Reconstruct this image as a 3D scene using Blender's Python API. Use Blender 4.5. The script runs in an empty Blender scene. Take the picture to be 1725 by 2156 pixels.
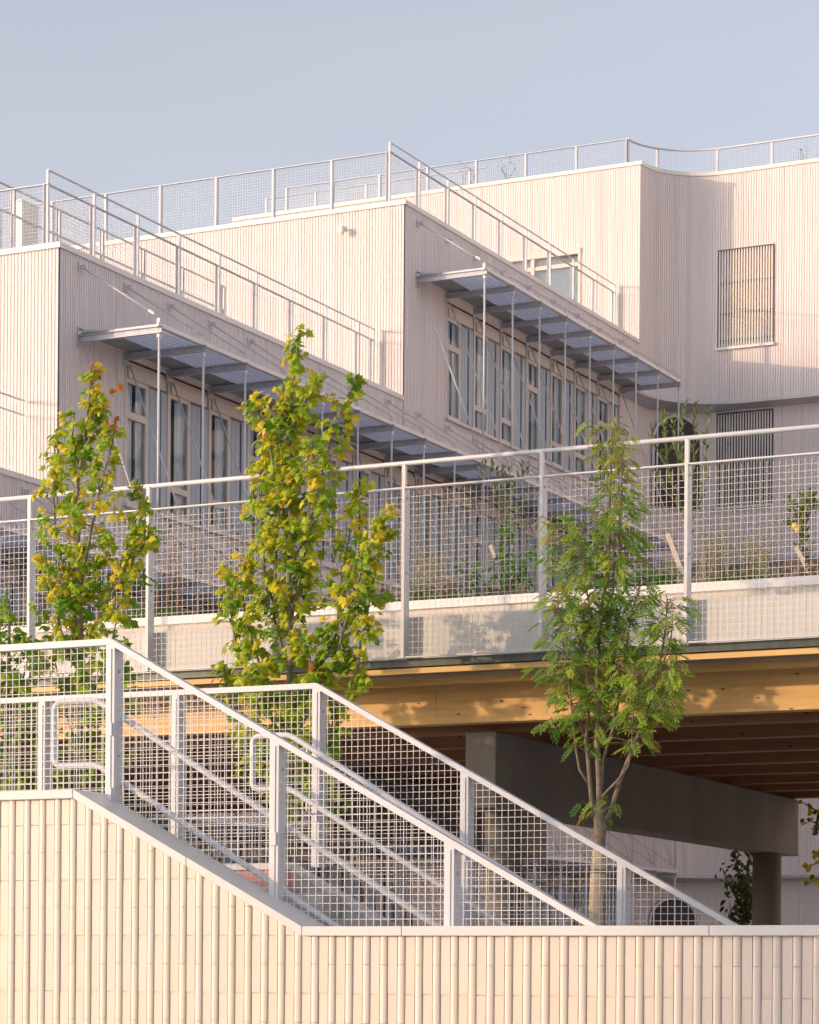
import bpy, math, random
from mathutils import Vector, Matrix
random.seed(11)
R=random.random
def U(a,b): return a+(b-a)*R()
sc=bpy.context.scene
COL=sc.collection

# ------------------------------------------------------------ camera model
FPX,V0,ROLL,YAW=5558.1,2058.8,0.0075,math.radians(26.424)
SN,CS=math.sin(YAW),math.cos(YAW); CR,SR=math.cos(ROLL),math.sin(ROLL)
def ray(px,py):
    a=px-862.5; b=py-V0
    u=CR*a+SR*b; v=-SR*a+CR*b
    r,z=u/FPX,-v/FPX
    return (CS*r-SN, SN*r+CS, z)
def atY(px,py,Y): k=ray(px,py); t=Y/k[1]; return Vector((t*k[0],t*k[1],t*k[2]))
def atX(px,py,X): k=ray(px,py); t=X/k[0]; return Vector((t*k[0],t*k[1],t*k[2]))

cam=bpy.data.cameras.new('camera'); camo=bpy.data.objects.new('camera',cam); COL.objects.link(camo)
cam.sensor_fit='HORIZONTAL'; cam.sensor_width=36; cam.lens=36*FPX/1725
cam.shift_y=(V0-1078)/1725; cam.shift_x=0
cam.clip_end=3000; cam.clip_start=.1
camo.matrix_world=Matrix.Rotation(YAW,4,'Z')@Matrix.Rotation(math.pi/2,4,'X')@Matrix.Rotation(ROLL,4,'Z')
sc.camera=camo
GZ=-1.6

# ------------------------------------------------------------ light
SUNDIR=Vector((.747,.664,-.137)).normalized()
elev=math.asin(-SUNDIR.z)
sl=bpy.data.lights.new('sun','SUN'); so=bpy.data.objects.new('sun',sl); COL.objects.link(so)
sl.energy=2.0; sl.angle=math.radians(.53); sl.color=(.58,.40,.245)
so.rotation_euler=SUNDIR.to_track_quat('-Z','Y').to_euler()
w=bpy.data.worlds.new('World'); sc.world=w; w.use_nodes=True
nt=w.node_tree; bg=nt.nodes['Background']
sky=nt.nodes.new('ShaderNodeTexSky'); sky.sky_type='NISHITA'; sky.sun_disc=False
sky.sun_elevation=elev
tosun=-SUNDIR
sky.sun_rotation=math.atan2(tosun.x,tosun.y)
sky.air_density=1.0; sky.dust_density=2.2; sky.ozone_density=2.0
hs=nt.nodes.new('ShaderNodeHueSaturation'); hs.inputs['Saturation'].default_value=.42
tn=nt.nodes.new('ShaderNodeMix'); tn.data_type='RGBA'; tn.blend_type='MULTIPLY'; tn.inputs[0].default_value=1; tn.inputs[7].default_value=(1.125,1.045,1.065,1)
nt.links.new(sky.outputs[0],hs.inputs['Color']); nt.links.new(hs.outputs[0],tn.inputs[6]); 
tc_=nt.nodes.new('ShaderNodeTexCoord'); mp_=nt.nodes.new('ShaderNodeMapping'); mp_.inputs['Scale'].default_value=(3,3,14); mp_.inputs['Rotation'].default_value=(.25,.1,0)
nz=nt.nodes.new('ShaderNodeTexNoise'); nz.inputs['Scale'].default_value=1.6; nz.inputs['Detail'].default_value=4
rp=nt.nodes.new('ShaderNodeValToRGB'); rp.color_ramp.elements[0].position=.35; rp.color_ramp.elements[1].position=.75
rp.color_ramp.elements[0].color=(.97,.975,.985,1); rp.color_ramp.elements[1].color=(1.03,1.015,1.0,1)
nt.links.new(tc_.outputs['Generated'],mp_.inputs[0]); nt.links.new(mp_.outputs[0],nz.inputs['Vector']); nt.links.new(nz.outputs[0],rp.inputs[0])
tm=nt.nodes.new('ShaderNodeMix'); tm.data_type='RGBA'; tm.blend_type='MULTIPLY'; tm.inputs[0].default_value=1
nt.links.new(tn.outputs[2],tm.inputs[6]); nt.links.new(rp.outputs[0],tm.inputs[7]); nt.links.new(tm.outputs[2],bg.inputs[0])
bg.inputs[1].default_value=.15
sc.view_settings.view_transform='Standard'; sc.view_settings.look='None'
sc.view_settings.exposure=1.17; sc.view_settings.gamma=1
try: sc.view_settings.use_curve_mapping=False
except Exception: pass
sc.render.engine='CYCLES'
sc.cycles.max_bounces=8; sc.cycles.diffuse_bounces=4; sc.cycles.transparent_max_bounces=16
sc.cycles.use_denoising=True

# ------------------------------------------------------------ mesh builder
WL={}
def wloc(o): return WL.get(o.name,Vector((0,0,0))) if o else Vector((0,0,0))
class MB:
    def __init__(s): s.v=[]; s.f=[]; s.c=[]; s.sm=[]
    def face(s,pts,c=(1,1,1),smooth=False):
        n=len(s.v); s.v+= [tuple(p) for p in pts]; s.f.append(tuple(range(n,n+len(pts)))); s.c.append(c); s.sm.append(smooth)
    def quads(s,vs,fs,c=(1,1,1),smooth=False):
        n=len(s.v); s.v+=[tuple(p) for p in vs]
        for f in fs: s.f.append(tuple(n+i for i in f)); s.c.append(c); s.sm.append(smooth)
    def box(s,a,b,c=(1,1,1)):
        x0,y0,z0=[min(a[i],b[i]) for i in range(3)]; x1,y1,z1=[max(a[i],b[i]) for i in range(3)]
        s.quads([(x0,y0,z0),(x1,y0,z0),(x1,y1,z0),(x0,y1,z0),(x0,y0,z1),(x1,y0,z1),(x1,y1,z1),(x0,y1,z1)],
          [(0,3,2,1),(4,5,6,7),(0,1,5,4),(1,2,6,5),(2,3,7,6),(3,0,4,7)],c)
    def hexa(s,p,c=(1,1,1)):   # 8 corner points: bottom 4 (ccw), top 4
        s.quads(p,[(0,3,2,1),(4,5,6,7),(0,1,5,4),(1,2,6,5),(2,3,7,6),(3,0,4,7)],c)
    def bar(s,p,q,w,h,up=(0,0,1),c=(1,1,1)):
        p=Vector(p);q=Vector(q);d=(q-p).normalized();u=Vector(up)
        sd=d.cross(u)
        if sd.length<1e-4: sd=d.cross(Vector((1,0,0)))
        sd.normalize(); u2=sd.cross(d)
        A=[p-sd*w/2-u2*h/2,p+sd*w/2-u2*h/2,p+sd*w/2+u2*h/2,p-sd*w/2+u2*h/2]
        B=[x+(q-p) for x in A]
        s.quads(A+B,[(0,1,2,3),(7,6,5,4),(0,4,5,1),(1,5,6,2),(2,6,7,3),(3,7,4,0)],c)
    def tube(s,pts,r,n=8,c=(1,1,1),caps=True):
        pts=[Vector(p) for p in pts]
        rs=r if isinstance(r,(list,tuple)) else [r]*len(pts)
        base=len(s.v); prev=None
        for i,p in enumerate(pts):
            d=(pts[min(i+1,len(pts)-1)]-pts[max(i-1,0)]).normalized()
            if prev is None:
                a=Vector((0,0,1)) if abs(d.z)<.9 else Vector((1,0,0))
                x=d.cross(a).normalized()
            else:
                x=(prev-d*prev.dot(d)).normalized()
            prev=x; y=d.cross(x)
            for k in range(n):
                t=2*math.pi*k/n
                s.v.append(tuple(p+(x*math.cos(t)+y*math.sin(t))*rs[i]))
        for i in range(len(pts)-1):
            for k in range(n):
                a=base+i*n+k; b=base+i*n+(k+1)%n
                s.f.append((a,b,b+n,a+n)); s.c.append(c); s.sm.append(True)
        if caps:
            s.f.append(tuple(base+k for k in range(n))[::-1]); s.c.append(c); s.sm.append(False)
            e=base+(len(pts)-1)*n
            s.f.append(tuple(e+k for k in range(n))); s.c.append(c); s.sm.append(False)
    def build(s,name,mat,parent=None,bevel=0):
        o=wloc(parent)
        me=bpy.data.meshes.new(name)
        me.from_pydata([(x-o.x,y-o.y,z-o.z) for x,y,z in s.v],[],s.f)
        me.polygons.foreach_set('use_smooth',s.sm)
        if any(cc!=(1,1,1) for cc in s.c):
            at=me.color_attributes.new('tint','FLOAT_COLOR','CORNER')
            buf=[]
            for f,cc in zip(s.f,s.c): buf+= [cc[0],cc[1],cc[2],1.0]*len(f)
            at.data.foreach_set('color',buf)
        me.update()
        me.materials.append(mat)
        ob=bpy.data.objects.new(name,me); COL.objects.link(ob)
        if parent: ob.parent=parent
        WL[ob.name]=o.copy()
        if bevel:
            m=ob.modifiers.new('bevel','BEVEL'); m.width=bevel; m.segments=2; m.limit_method='ANGLE'
        return ob
def tag(o,label=None,cat=None,group=None,kind=None):
    if label: o['label']=label
    if cat: o['category']=cat
    if group: o['group']=group
    if kind: o['kind']=kind
    return o
def thing(name,loc,label,cat,group=None):
    o=bpy.data.objects.new(name,None); COL.objects.link(o); o.location=loc; o.empty_display_size=.2
    WL[o.name]=Vector(loc); return tag(o,label,cat,group)
def dupe(o,off,parent):    # copy a part and its sub-parts, shifted by off
    c=o.copy(); COL.objects.link(c); c.parent=parent; c.location=Vector(o.location)+Vector(off); WL[c.name]=wloc(o)+Vector(off)
    for ch in list(o.children):
        d=ch.copy(); COL.objects.link(d); d.parent=c
    return c

# ------------------------------------------------------------ materials
def mat(name,col,rough=.6,metal=0,tint=False,noise=0,nscale=8,bump=0,bscale=40,spec=None,stretch=None,dirt=None):
    m=bpy.data.materials.new(name); m.use_nodes=True; t=m.node_tree; b=t.nodes['Principled BSDF']
    b.inputs['Roughness'].default_value=rough; b.inputs['Metallic'].default_value=metal
    if spec is not None: b.inputs['Specular IOR Level'].default_value=spec
    tc=t.nodes.new('ShaderNodeTexCoord'); src=tc.outputs['Object']
    if stretch:
        mp=t.nodes.new('ShaderNodeMapping'); mp.inputs['Scale'].default_value=stretch; t.links.new(src,mp.inputs[0]); src=mp.outputs[0]
    rgb=t.nodes.new('ShaderNodeRGB'); rgb.outputs[0].default_value=(*col,1); cur=rgb.outputs[0]
    def mul(a,bb,f=1,mode='MULTIPLY'):
        x=t.nodes.new('ShaderNodeMix'); x.data_type='RGBA'; x.blend_type=mode; x.inputs[0].default_value=f
        t.links.new(a,x.inputs[6]); t.links.new(bb,x.inputs[7]); return x.outputs[2]
    if tint:
        at=t.nodes.new('ShaderNodeAttribute'); at.attribute_name='tint'; cur=mul(cur,at.outputs['Color'])
    if noise:
        n=t.nodes.new('ShaderNodeTexNoise'); n.inputs['Scale'].default_value=nscale; n.inputs['Detail'].default_value=6
        t.links.new(src,n.inputs['Vector'])
        r=t.nodes.new('ShaderNodeValToRGB'); r.color_ramp.elements[0].position=.3; r.color_ramp.elements[1].position=.7
        k=1-noise; r.color_ramp.elements[0].color=(k,k,k,1); r.color_ramp.elements[1].color=(1,1,1,1)
        t.links.new(n.outputs[0],r.inputs[0]); cur=mul(cur,r.outputs[0])
    if dirt:
        n=t.nodes.new('ShaderNodeTexNoise'); n.inputs['Scale'].default_value=dirt[0]; n.inputs['Detail'].default_value=4
        mp=t.nodes.new('ShaderNodeMapping'); mp.inputs['Scale'].default_value=dirt[2]
        t.links.new(tc.outputs['Object'],mp.inputs[0]); t.links.new(mp.outputs[0],n.inputs['Vector'])
        r=t.nodes.new('ShaderNodeValToRGB'); r.color_ramp.elements[0].position=dirt[3]; r.color_ramp.elements[1].position=dirt[3]+.05
        r.color_ramp.elements[0].color=(1,1,1,1); r.color_ramp.elements[1].color=(*dirt[1],1)
        t.links.new(n.outputs[0],r.inputs[0]); cur=mul(cur,r.outputs[0])
    t.links.new(cur,b.inputs['Base Color'])
    if bump:
        n=t.nodes.new('ShaderNodeTexNoise'); n.inputs['Scale'].default_value=bscale; n.inputs['Detail'].default_value=5
        t.links.new(src,n.inputs['Vector'])
        bp=t.nodes.new('ShaderNodeBump'); bp.inputs['Strength'].default_value=bump; bp.inputs['Distance'].default_value=.01
        t.links.new(n.outputs[0],bp.inputs['Height']); t.links.new(bp.outputs[0],b.inputs['Normal'])
    return m
M={}
M['clad']=mat('painted_board_cladding',(.85,.775,.755),.75,tint=True,noise=.05,nscale=2.2,stretch=(6,6,.7),bump=.15,bscale=30,
              dirt=(5,(.80,.74,.72),(6,6,1.6),.68))
M['coping']=mat('white_parapet_flashing',(.80,.77,.74),.4,noise=.04,nscale=1.5)
M['rail']=mat('white_painted_steel',(.69,.69,.715),.35,noise=.05,nscale=9)
M['wire']=mat('galvanised_white_wire',(.78,.765,.75),.4,noise=.05,nscale=20)
M['galv']=mat('galvanised_steel',(.56,.56,.60),.45,metal=.0,noise=.2,nscale=14)
M['grate']=mat('galvanised_grating',(.66,.69,.82),.5,metal=.0,noise=.12,nscale=14)
M['soffit']=mat('dull_zinc_sheet',(.36,.38,.40),.5,metal=.1,noise=.25,nscale=5)
M['cream']=mat('cream_aluminium_frame',(.70,.62,.55),.45,noise=.04,nscale=6)
M['screen']=mat('grey_blue_perforated_sheet',(.47,.52,.58),.6,noise=.06,nscale=20,stretch=(1,8,.3))
M['curtain']=mat('grey_curtain_cloth',(.74,.82,.88),.9,noise=.1,nscale=10)
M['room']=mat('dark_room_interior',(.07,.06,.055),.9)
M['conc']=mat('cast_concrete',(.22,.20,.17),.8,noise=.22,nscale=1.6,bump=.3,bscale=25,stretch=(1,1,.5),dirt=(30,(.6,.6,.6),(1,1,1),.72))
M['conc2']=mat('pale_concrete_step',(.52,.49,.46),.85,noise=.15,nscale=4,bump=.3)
M['pink']=mat('salmon_painted_wall',(.62,.30,.25),.8,noise=.06,nscale=3)
M['tile']=mat('glazed_cream_tile',(.77,.67,.57),.38,tint=True,noise=.04,nscale=5,bump=.12,bscale=14)
M['grout']=mat('sand_mortar',(.74,.64,.52),.9)
M['cap']=mat('cream_metal_coping',(.72,.69,.67),.35,noise=.05,nscale=3)
M['fascia']=mat('pale_fascia_panel',(.66,.64,.62),.5,noise=.06,nscale=4,stretch=(20,1,.4))
M['planter']=mat('beige_planter_panel',(.66,.60,.52),.5,noise=.05,nscale=1.5)
M['steel']=mat('dark_green_grey_steel',(.10,.115,.105),.4,metal=.3,noise=.35,nscale=8,stretch=(3,1,.4))
M['ground']=mat('pale_paving',(.52,.50,.48),.85,noise=.2,nscale=.8,bump=.2)
M['roof']=mat('roof_gravel',(.40,.38,.36),.9,noise=.2,nscale=12)
M['ledge']=mat('grey_metal_ledge',(.52,.52,.54),.4,metal=.3,noise=.1)
M['stake']=mat('weathered_timber_stake',(.55,.47,.38),.8,noise=.2,nscale=20)
M['bark']=mat('grey_brown_bark',(.30,.23,.165),.85,noise=.4,nscale=22,bump=.5,bscale=60)
M['barkm']=mat('smooth_grey_bark',(.32,.28,.21),.85,noise=.35,nscale=20,bump=.5,bscale=60)
M['redstem']=mat('red_twig_bark',(.30,.13,.11),.7)
M['wrap']=mat('reed_trunk_wrap',(.76,.60,.40),.85,noise=.35,nscale=26,stretch=(8,8,.5),bump=.6,bscale=40)
M['soil']=mat('dark_soil',(.08,.06,.045),.95,noise=.4,nscale=12)
M['apple']=mat('yellow_apple_skin',(.62,.42,.08),.4)
M['tie']=mat('pale_painted_steel_tie',(.66,.62,.63),.5)
M['black']=mat('black_gap_fill',(.02,.02,.02),.6)  # for the slot between window panels, its shade given as black
M['white']=mat('white_plastic',(.78,.76,.72),.4)
def wood(name,col,dark,axis=(1,14,14)):
    m=bpy.data.materials.new(name); m.use_nodes=True; t=m.node_tree; b=t.nodes['Principled BSDF']; b.inputs['Roughness'].default_value=.55
    tc=t.nodes.new('ShaderNodeTexCoord'); mp=t.nodes.new('ShaderNodeMapping'); mp.inputs['Scale'].default_value=axis
    t.links.new(tc.outputs['Object'],mp.inputs[0])
    n=t.nodes.new('ShaderNodeTexNoise'); n.inputs['Scale'].default_value=1.6; n.inputs['Detail'].default_value=7; n.inputs['Distortion'].default_value=.6
    t.links.new(mp.outputs[0],n.inputs['Vector'])
    r=t.nodes.new('ShaderNodeValToRGB'); r.color_ramp.elements[0].position=.32; r.color_ramp.elements[1].position=.62
    r.color_ramp.elements[0].color=(*dark,1); r.color_ramp.elements[1].color=(*col,1)
    t.links.new(n.outputs[0],r.inputs[0])
    v=t.nodes.new('ShaderNodeTexVoronoi'); v.voronoi_dimensions='2D'; v.inputs['Scale'].default_value=1; mp2=t.nodes.new('ShaderNodeMapping'); mp2.inputs['Scale'].default_value=(1.9,5,1)
    sp_=t.nodes.new('ShaderNodeSeparateXYZ'); cb_=t.nodes.new('ShaderNodeCombineXYZ'); t.links.new(tc.outputs['Object'],sp_.inputs[0]); t.links.new(sp_.outputs[0],cb_.inputs[0]); t.links.new(sp_.outputs[2],cb_.inputs[1])
    t.links.new(cb_.outputs[0],mp2.inputs[0]); t.links.new(mp2.outputs[0],v.inputs['Vector'])
    r2=t.nodes.new('ShaderNodeValToRGB'); r2.color_ramp.elements[0].position=.022; r2.color_ramp.elements[1].position=.05
    r2.color_ramp.elements[0].color=(.30,.16,.09,1); r2.color_ramp.elements[1].color=(1,1,1,1)
    t.links.new(v.outputs['Distance'],r2.inputs[0])
    x=t.nodes.new('ShaderNodeMix'); x.data_type='RGBA'; x.blend_type='MULTIPLY'; x.inputs[0].default_value=1
    t.links.new(r.outputs[0],x.inputs[6]); t.links.new(r2.outputs[0],x.inputs[7]); t.links.new(x.outputs[2],b.inputs['Base Color'])
    return m
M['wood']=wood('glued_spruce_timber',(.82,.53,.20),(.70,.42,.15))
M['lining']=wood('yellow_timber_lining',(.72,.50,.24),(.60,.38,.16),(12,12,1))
M['joist']=wood('shade_toned_spruce',(.34,.17,.08),(.25,.12,.055))  # same spruce as the edge beam, with the shade under the deck painted in
def leafmat(name,transl=.35,rough=.5):
    m=bpy.data.materials.new(name); m.use_nodes=True; t=m.node_tree; b=t.nodes['Principled BSDF']; b.inputs['Roughness'].default_value=rough
    b.inputs['Specular IOR Level'].default_value=.3
    at=t.nodes.new('ShaderNodeAttribute'); at.attribute_name='tint'
    t.links.new(at.outputs['Color'],b.inputs['Base Color'])
    tr=t.nodes.new('ShaderNodeBsdfTranslucent'); t.links.new(at.outputs['Color'],tr.inputs['Color'])
    mx=t.nodes.new('ShaderNodeMixShader'); mx.inputs[0].default_value=transl
    out=t.nodes['Material Output']; t.links.new(b.outputs[0],mx.inputs[1]); t.links.new(tr.outputs[0],mx.inputs[2]); t.links.new(mx.outputs[0],out.inputs[0])
    return m
M['leaf']=leafmat('leaf_tissue',.48)
def glassmat():
    m=bpy.data.materials.new('window_glass'); m.use_nodes=True; t=m.node_tree; t.nodes.remove(t.nodes['Principled BSDF'])
    out=t.nodes['Material Output']; g=t.nodes.new('ShaderNodeBsdfGlossy'); g.inputs['Roughness'].default_value=.02; g.inputs['Color'].default_value=(.9,.95,1,1)
    tr=t.nodes.new('ShaderNodeBsdfTransparent'); tr.inputs['Color'].default_value=(.90,.94,.95,1)
    fr=t.nodes.new('ShaderNodeFresnel'); fr.inputs['IOR'].default_value=1.6
    mx=t.nodes.new('ShaderNodeMixShader'); t.links.new(fr.outputs[0],mx.inputs[0]); t.links.new(tr.outputs[0],mx.inputs[1]); t.links.new(g.outputs[0],mx.inputs[2]); t.links.new(mx.outputs[0],out.inputs[0])
    return m
M['glass']=glassmat()

# ------------------------------------------------------------ cladding
BP,BW,BD=.055,.042,.018
def board_tint():
    k=U(.935,1.0); p=U(-.02,.02)
    if R()<.10: k*=.94; p+=.02
    return (k,k*(1-p),k*(1-p*1.3))
def clad(mb,path,z0,z1,holes=()):
    # path: list of (x,y); outward is to the right of travel
    seg=[]; L=0
    for a,b in zip(path[:-1],path[1:]):
        d=math.hypot(b[0]-a[0],b[1]-a[1]); seg.append((L,L+d,a,b)); L+=d
    def pos(s,off):
        s=max(0,min(L,s))
        for (l0,l1,a,b) in seg:
            if s<=l1+1e-9: break
        t=(s-l0)/(l1-l0); dx,dy=(b[0]-a[0])/(l1-l0),(b[1]-a[1])/(l1-l0)
        return (a[0]+(b[0]-a[0])*t+dy*off, a[1]+(b[1]-a[1])*t-dx*off)
    n=int(L/BP); P=L/n; s=0
    for i in range(n):
        s0=i*P; s1=s0+BW; s2=s0+P; c=board_tint()
        iv=[(z0,z1)]
        for (h0,h1,hz0,hz1) in holes:
            if s0+P*.5>h0 and s0+P*.5<h1:
                nv=[]
                for a,b in iv:
                    if hz1<=a or hz0>=b: nv.append((a,b)); continue
                    if hz0>a: nv.append((a,hz0))
                    if hz1<b: nv.append((hz1,b))
                iv=nv
        A=pos(s0,0);B=pos(s1,0);Bi=pos(s1,-BD);Ci=pos(s2,-BD);Cc=pos(s2,0)
        for a,b in iv:
            def q(p,r,cc): mb.face([(p[0],p[1],a),(r[0],r[1],a),(r[0],r[1],b),(p[0],p[1],b)],cc)
            q(A,B,c); q(B,Bi,c); q(Bi,Ci,c); q(Ci,Cc,c)

# ------------------------------------------------------------ ground
g=MB(); g.face([(-400,-400,GZ),(400,-400,GZ),(400,600,GZ),(-400,600,GZ)])
tag(g.build('ground',M['ground']),kind='structure')

# ------------------------------------------------------------ building
XF=-20.0; YV=[19.0,29.54,39.85,50.66]; TOP=[6.56,9.82,13.14,16.83]
bld=thing('school_building',(-30,45,GZ),'large pink and cream board clad building with stepped roof terraces and rows of tall windows','building')
CY={'A':(30.037,1.147,8.68),'B':(40.34,1.155,11.95),'C':(19.5,1.157,5.42),'D':(19.5,1.157,2.15)}
# window rows: name -> first bay, last bay (in frames), sill Z
ROW={'A':(1,17,6.60),'B':(1,8,9.80),'C':(5,26,3.35),'D':(9,26,.07)}
def skipD(k): return k in (18,19)
ARC=[(-20,50.66)]+[(-18.64-1.36*math.cos(t),50.66+1.36*math.sin(t)) for t in [math.pi/2*i/14 for i in range(1,15)]]+[(-.02,52.06)]
fac=MB()
holes=[]
for r,(k0,k1,zs) in ROW.items():
    y0,p,zc=CY[r]
    for k in range(k0,k1):
        if r=='D' and skipD(k): continue
        ya,yb=y0+p*k,y0+p*(k+1)
        holes.append((ya,yb,zs,zs+2.0))
for i in range(3):
    ya,yb=YV[i],YV[i+1]
    hs_=[(h[0]-ya,h[1]-ya,h[2],h[3]) for h in holes if h[1]>ya and h[0]<yb]
    clad(fac,[(XF,ya),(XF,yb)],GZ,TOP[i]-.05,hs_)
fac.build('side_wall',M['clad'],bld)
fr=MB()
clad(fr,[(-60,YV[0]),(XF,YV[0])],GZ,TOP[0]-.05); clad(fr,[(-48,YV[1]),(XF,YV[1])],TOP[0]-.5,TOP[1]-.05)
clad(fr,[(-44,YV[2]),(XF,YV[2])],TOP[1]-.5,TOP[2]-.05)
clad(fr,[(-29.7,YV[3]),(XF,YV[3])],TOP[2]-.5,TOP[3]-.05,[(-22.98+29.7,-21.34+29.7,13.1,15.16)])
fr.build('front_wall',M['clad'],bld)
rw=MB()
arcl=1.36*math.pi/2
def sx(x): return arcl+(x+18.64)
slatw=[(-18.79,-17.59,13.15,15.16),(-18.79,-17.59,9.83,11.76),(-18.79,-17.59,6.55,8.50),(-18.79,-17.59,3.3,5.2)]
clad(rw,ARC,GZ,TOP[3]-.05,[(sx(a)-.0,sx(b),c,d) for a,b,c,d in slatw])
rw.build('curved_wall',M['clad'],bld)
# end wing to the right of the frame (its lit face is mirrored in the windows)
ew=MB(); clad(ew,[(0,90),(0,30)],GZ,13.0)
clad(ew,[(0,30),(14,30)],GZ,13.0)
ew.build('east_wing_wall',M['clad'],bld)
ew=MB(); ew.box((.06,30.06,GZ),(13.9,89,12.8)); ew.build('east_wing_roof',M['roof'],bld)
# cores behind the cladding (stop the light) and roofs
core=MB()
core.box((-59.9,YV[0]+.05,GZ),(XF-1.2,YV[1],TOP[0]-.35)); core.box((-47.9,YV[1]+.05,GZ),(XF-1.2,YV[2],TOP[1]-.35))
core.box((-43.9,YV[2]+.05,GZ),(XF-1.2,YV[3]+.02,TOP[2]-.35)); core.box((-29.65,YV[3]+.6,GZ),(XF-1.2,80,TOP[3]-.35))
core.box((XF-1.3,52.7,GZ),(-.1,80,TOP[3]-.36))
core.build('interior_core',M['room'],bld)
rf=MB()
def roof(x0,y0,x1,y1,z): rf.box((x0,y0,z-.1),(x1,y1,z))
roof(-59.9,YV[0]+.03,XF-.03,YV[1]+.02,TOP[0]-.12); roof(-47.9,YV[1]+.03,XF-.03,YV[2]+.02,TOP[1]-.12)
roof(-43.9,YV[2]+.03,XF-.03,YV[3]+.02,TOP[2]-.12); roof(-29.6,YV[3]+.03,XF-.1,80,TOP[3]-.12); roof(XF-.1,52.1,-.1,80,TOP[3]-.125)
rf.build('roof',M['roof'],bld)
# parapet flashings
def flash(name,path,z,t=.075,over=.03,inn=.32):
    mb=MB(); n=len(path)
    nr=[]
    for i in range(n):
        a=path[max(0,i-1)]; b=path[min(n-1,i+1)]
        dx,dy=b[0]-a[0],b[1]-a[1]; l=math.hypot(dx,dy); nr.append((dy/l,-dx/l))
    if isinstance(path,list):
        for i in range(1,n-1):   # mitre
            a,b,c=path[i-1],path[i],path[i+1]
            d1=Vector((b[0]-a[0],b[1]-a[1])).normalized(); d2=Vector((c[0]-b[0],c[1]-b[1])).normalized()
            n1=Vector((d1.y,-d1.x)); n2=Vector((d2.y,-d2.x)); m=(n1+n2); m=m/ max(.3,m.dot(n1)); nr[i]=(m.x,m.y)
    for i in range(n-1):
        (x0,y0),(x1,y1)=path[i],path[i+1]; a,b=nr[i],nr[i+1]
        o0=(x0+a[0]*over,y0+a[1]*over); o1=(x1+b[0]*over,y1+b[1]*over); i0=(x0-a[0]*inn,y0-a[1]*inn); i1=(x1-b[0]*inn,y1-b[1]*inn)
        mb.hexa([(*o0,z-t),(*o1,z-t),(*i1,z-t),(*i0,z-t),(*o0,z),(*o1,z),(*i1,z+.012),(*i0,z+.012)])
    return mb.build(name,M['coping'],bld)
flash('parapet_flashing',[(-60,YV[0]),(XF,YV[0]),(XF,YV[1]-.03)],TOP[0])
flash('parapet_flashing',[(-48,YV[1]),(XF,YV[1]),(XF,YV[2]-.03)],TOP[1])
flash('parapet_flashing',[(-44,YV[2]),(XF,YV[2]),(XF,YV[3]-.03)],TOP[2])
flash('parapet_flashing',[(-29.7,YV[3])]+ARC,TOP[3])
# window module  (one bay, facing +X; origin at its near lower corner)
H=1.94
def window_bay(kind,y0,zs,P):
    X=XF
    f=MB()
    def b(ya,yb,za,zb,xa,xb,mbx=f): mbx.box((X+xa,y0+ya,zs+za),(X+xb,y0+yb,zs+zb))
    b(0,.06,0,H+.06,-.10,-.004)            # mullion
    gl0,gl1=.06,.56
    b(gl0,gl1,0,.06,-.06,-.012); b(gl0,gl1,H-.24,H-.18,-.06,-.012); b(gl1,gl1+.06,0,H-.18,-.06,-.008); b(gl0,gl0+.035,.06,H-.24,-.06,-.014)
    b(gl1+.065,gl1+.085,0,H-.18,-.06,-.02)
    if kind=='high': b(gl0,gl1,1.20,1.30,-.06,-.010)
    else: b(gl0,gl1,.36,.45,-.06,-.010)
    fo=f.build('window',M['cream'],bld)
    p=MB(); zt=1.31 if kind=='high' else .46; zb=1.20 if kind=='high' else .36
    p.face([(X-.034,y0+gl0+.03,zs+.05),(X-.034,y0+gl1,zs+.05),(X-.034,y0+gl1,zs+zb),(X-.034,y0+gl0+.03,zs+zb)]); p.face([(X-.034,y0+gl0+.03,zs+zt),(X-.034,y0+gl1,zs+zt),(X-.034,y0+gl1,zs+H-.24),(X-.034,y0+gl0+.03,zs+H-.24)])
    p.build('pane',M['glass'],fo)
    s=MB(); n=5; w=(.33-.02)/n; ys=y0+gl1+.09
    for i in range(n):     # folded sheet
        s.box((X-.05+(.003 if i%2 else 0),ys+i*w,zs),(X-.035+(.003 if i%2 else 0),ys+(i+1)*w-.004,zs+H-.2))
    s.box((X-.06,ys+.345,zs),(X-.02,y0+P,zs+H-.2))
    s.build('side_screen',M['screen'],fo)
    g=MB(); g.box((X-.15,ys+.316,zs),(X-.04,ys+.338,zs+H-.2)); g.build('gap_strip',M['black'],fo)  # shade of the gap between the panels, put in as a black strip
    bb=MB(); bb.box((X-.15,y0+.07,zs+H-.18),(X+.02,y0+P-.10,zs+H-.02)); bb.box((X-.15,y0+.07,zs+H+.0),(X-.03,y0+P,zs+H+.06))
    bb.build('blind_box',M['cream'],fo)
    c=MB()
    pts=[(X-.085+.018*math.sin(i*1.25)+.01*math.sin(i*3.1),y0+.02+i*(P-.04)/48) for i in range(49)]
    a0=5 if kind=='high' else 11
    for i in range(a0,48):
        if kind=='high' and 12<i<16: continue
        (x0,ya),(x1,yb)=pts[i],pts[i+1]
        c.face([(x0,ya,zs),(x1,yb,zs),(x1,yb,zs+H),(x0,ya,zs+H)],smooth=True)
    c.build('curtain',M['curtain'],fo)
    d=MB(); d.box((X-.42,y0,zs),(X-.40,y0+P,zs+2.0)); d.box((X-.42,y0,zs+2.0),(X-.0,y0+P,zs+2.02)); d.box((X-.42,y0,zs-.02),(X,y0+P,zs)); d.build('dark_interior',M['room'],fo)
    return fo
protos={}
pat={'A':'hllhllhhllhllhlllh','B':'hllhllhl','C':'lhllhlllhllhllhhllhllhlll','D':'llhllhlllhllhllhhllhllhlll'}
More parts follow.
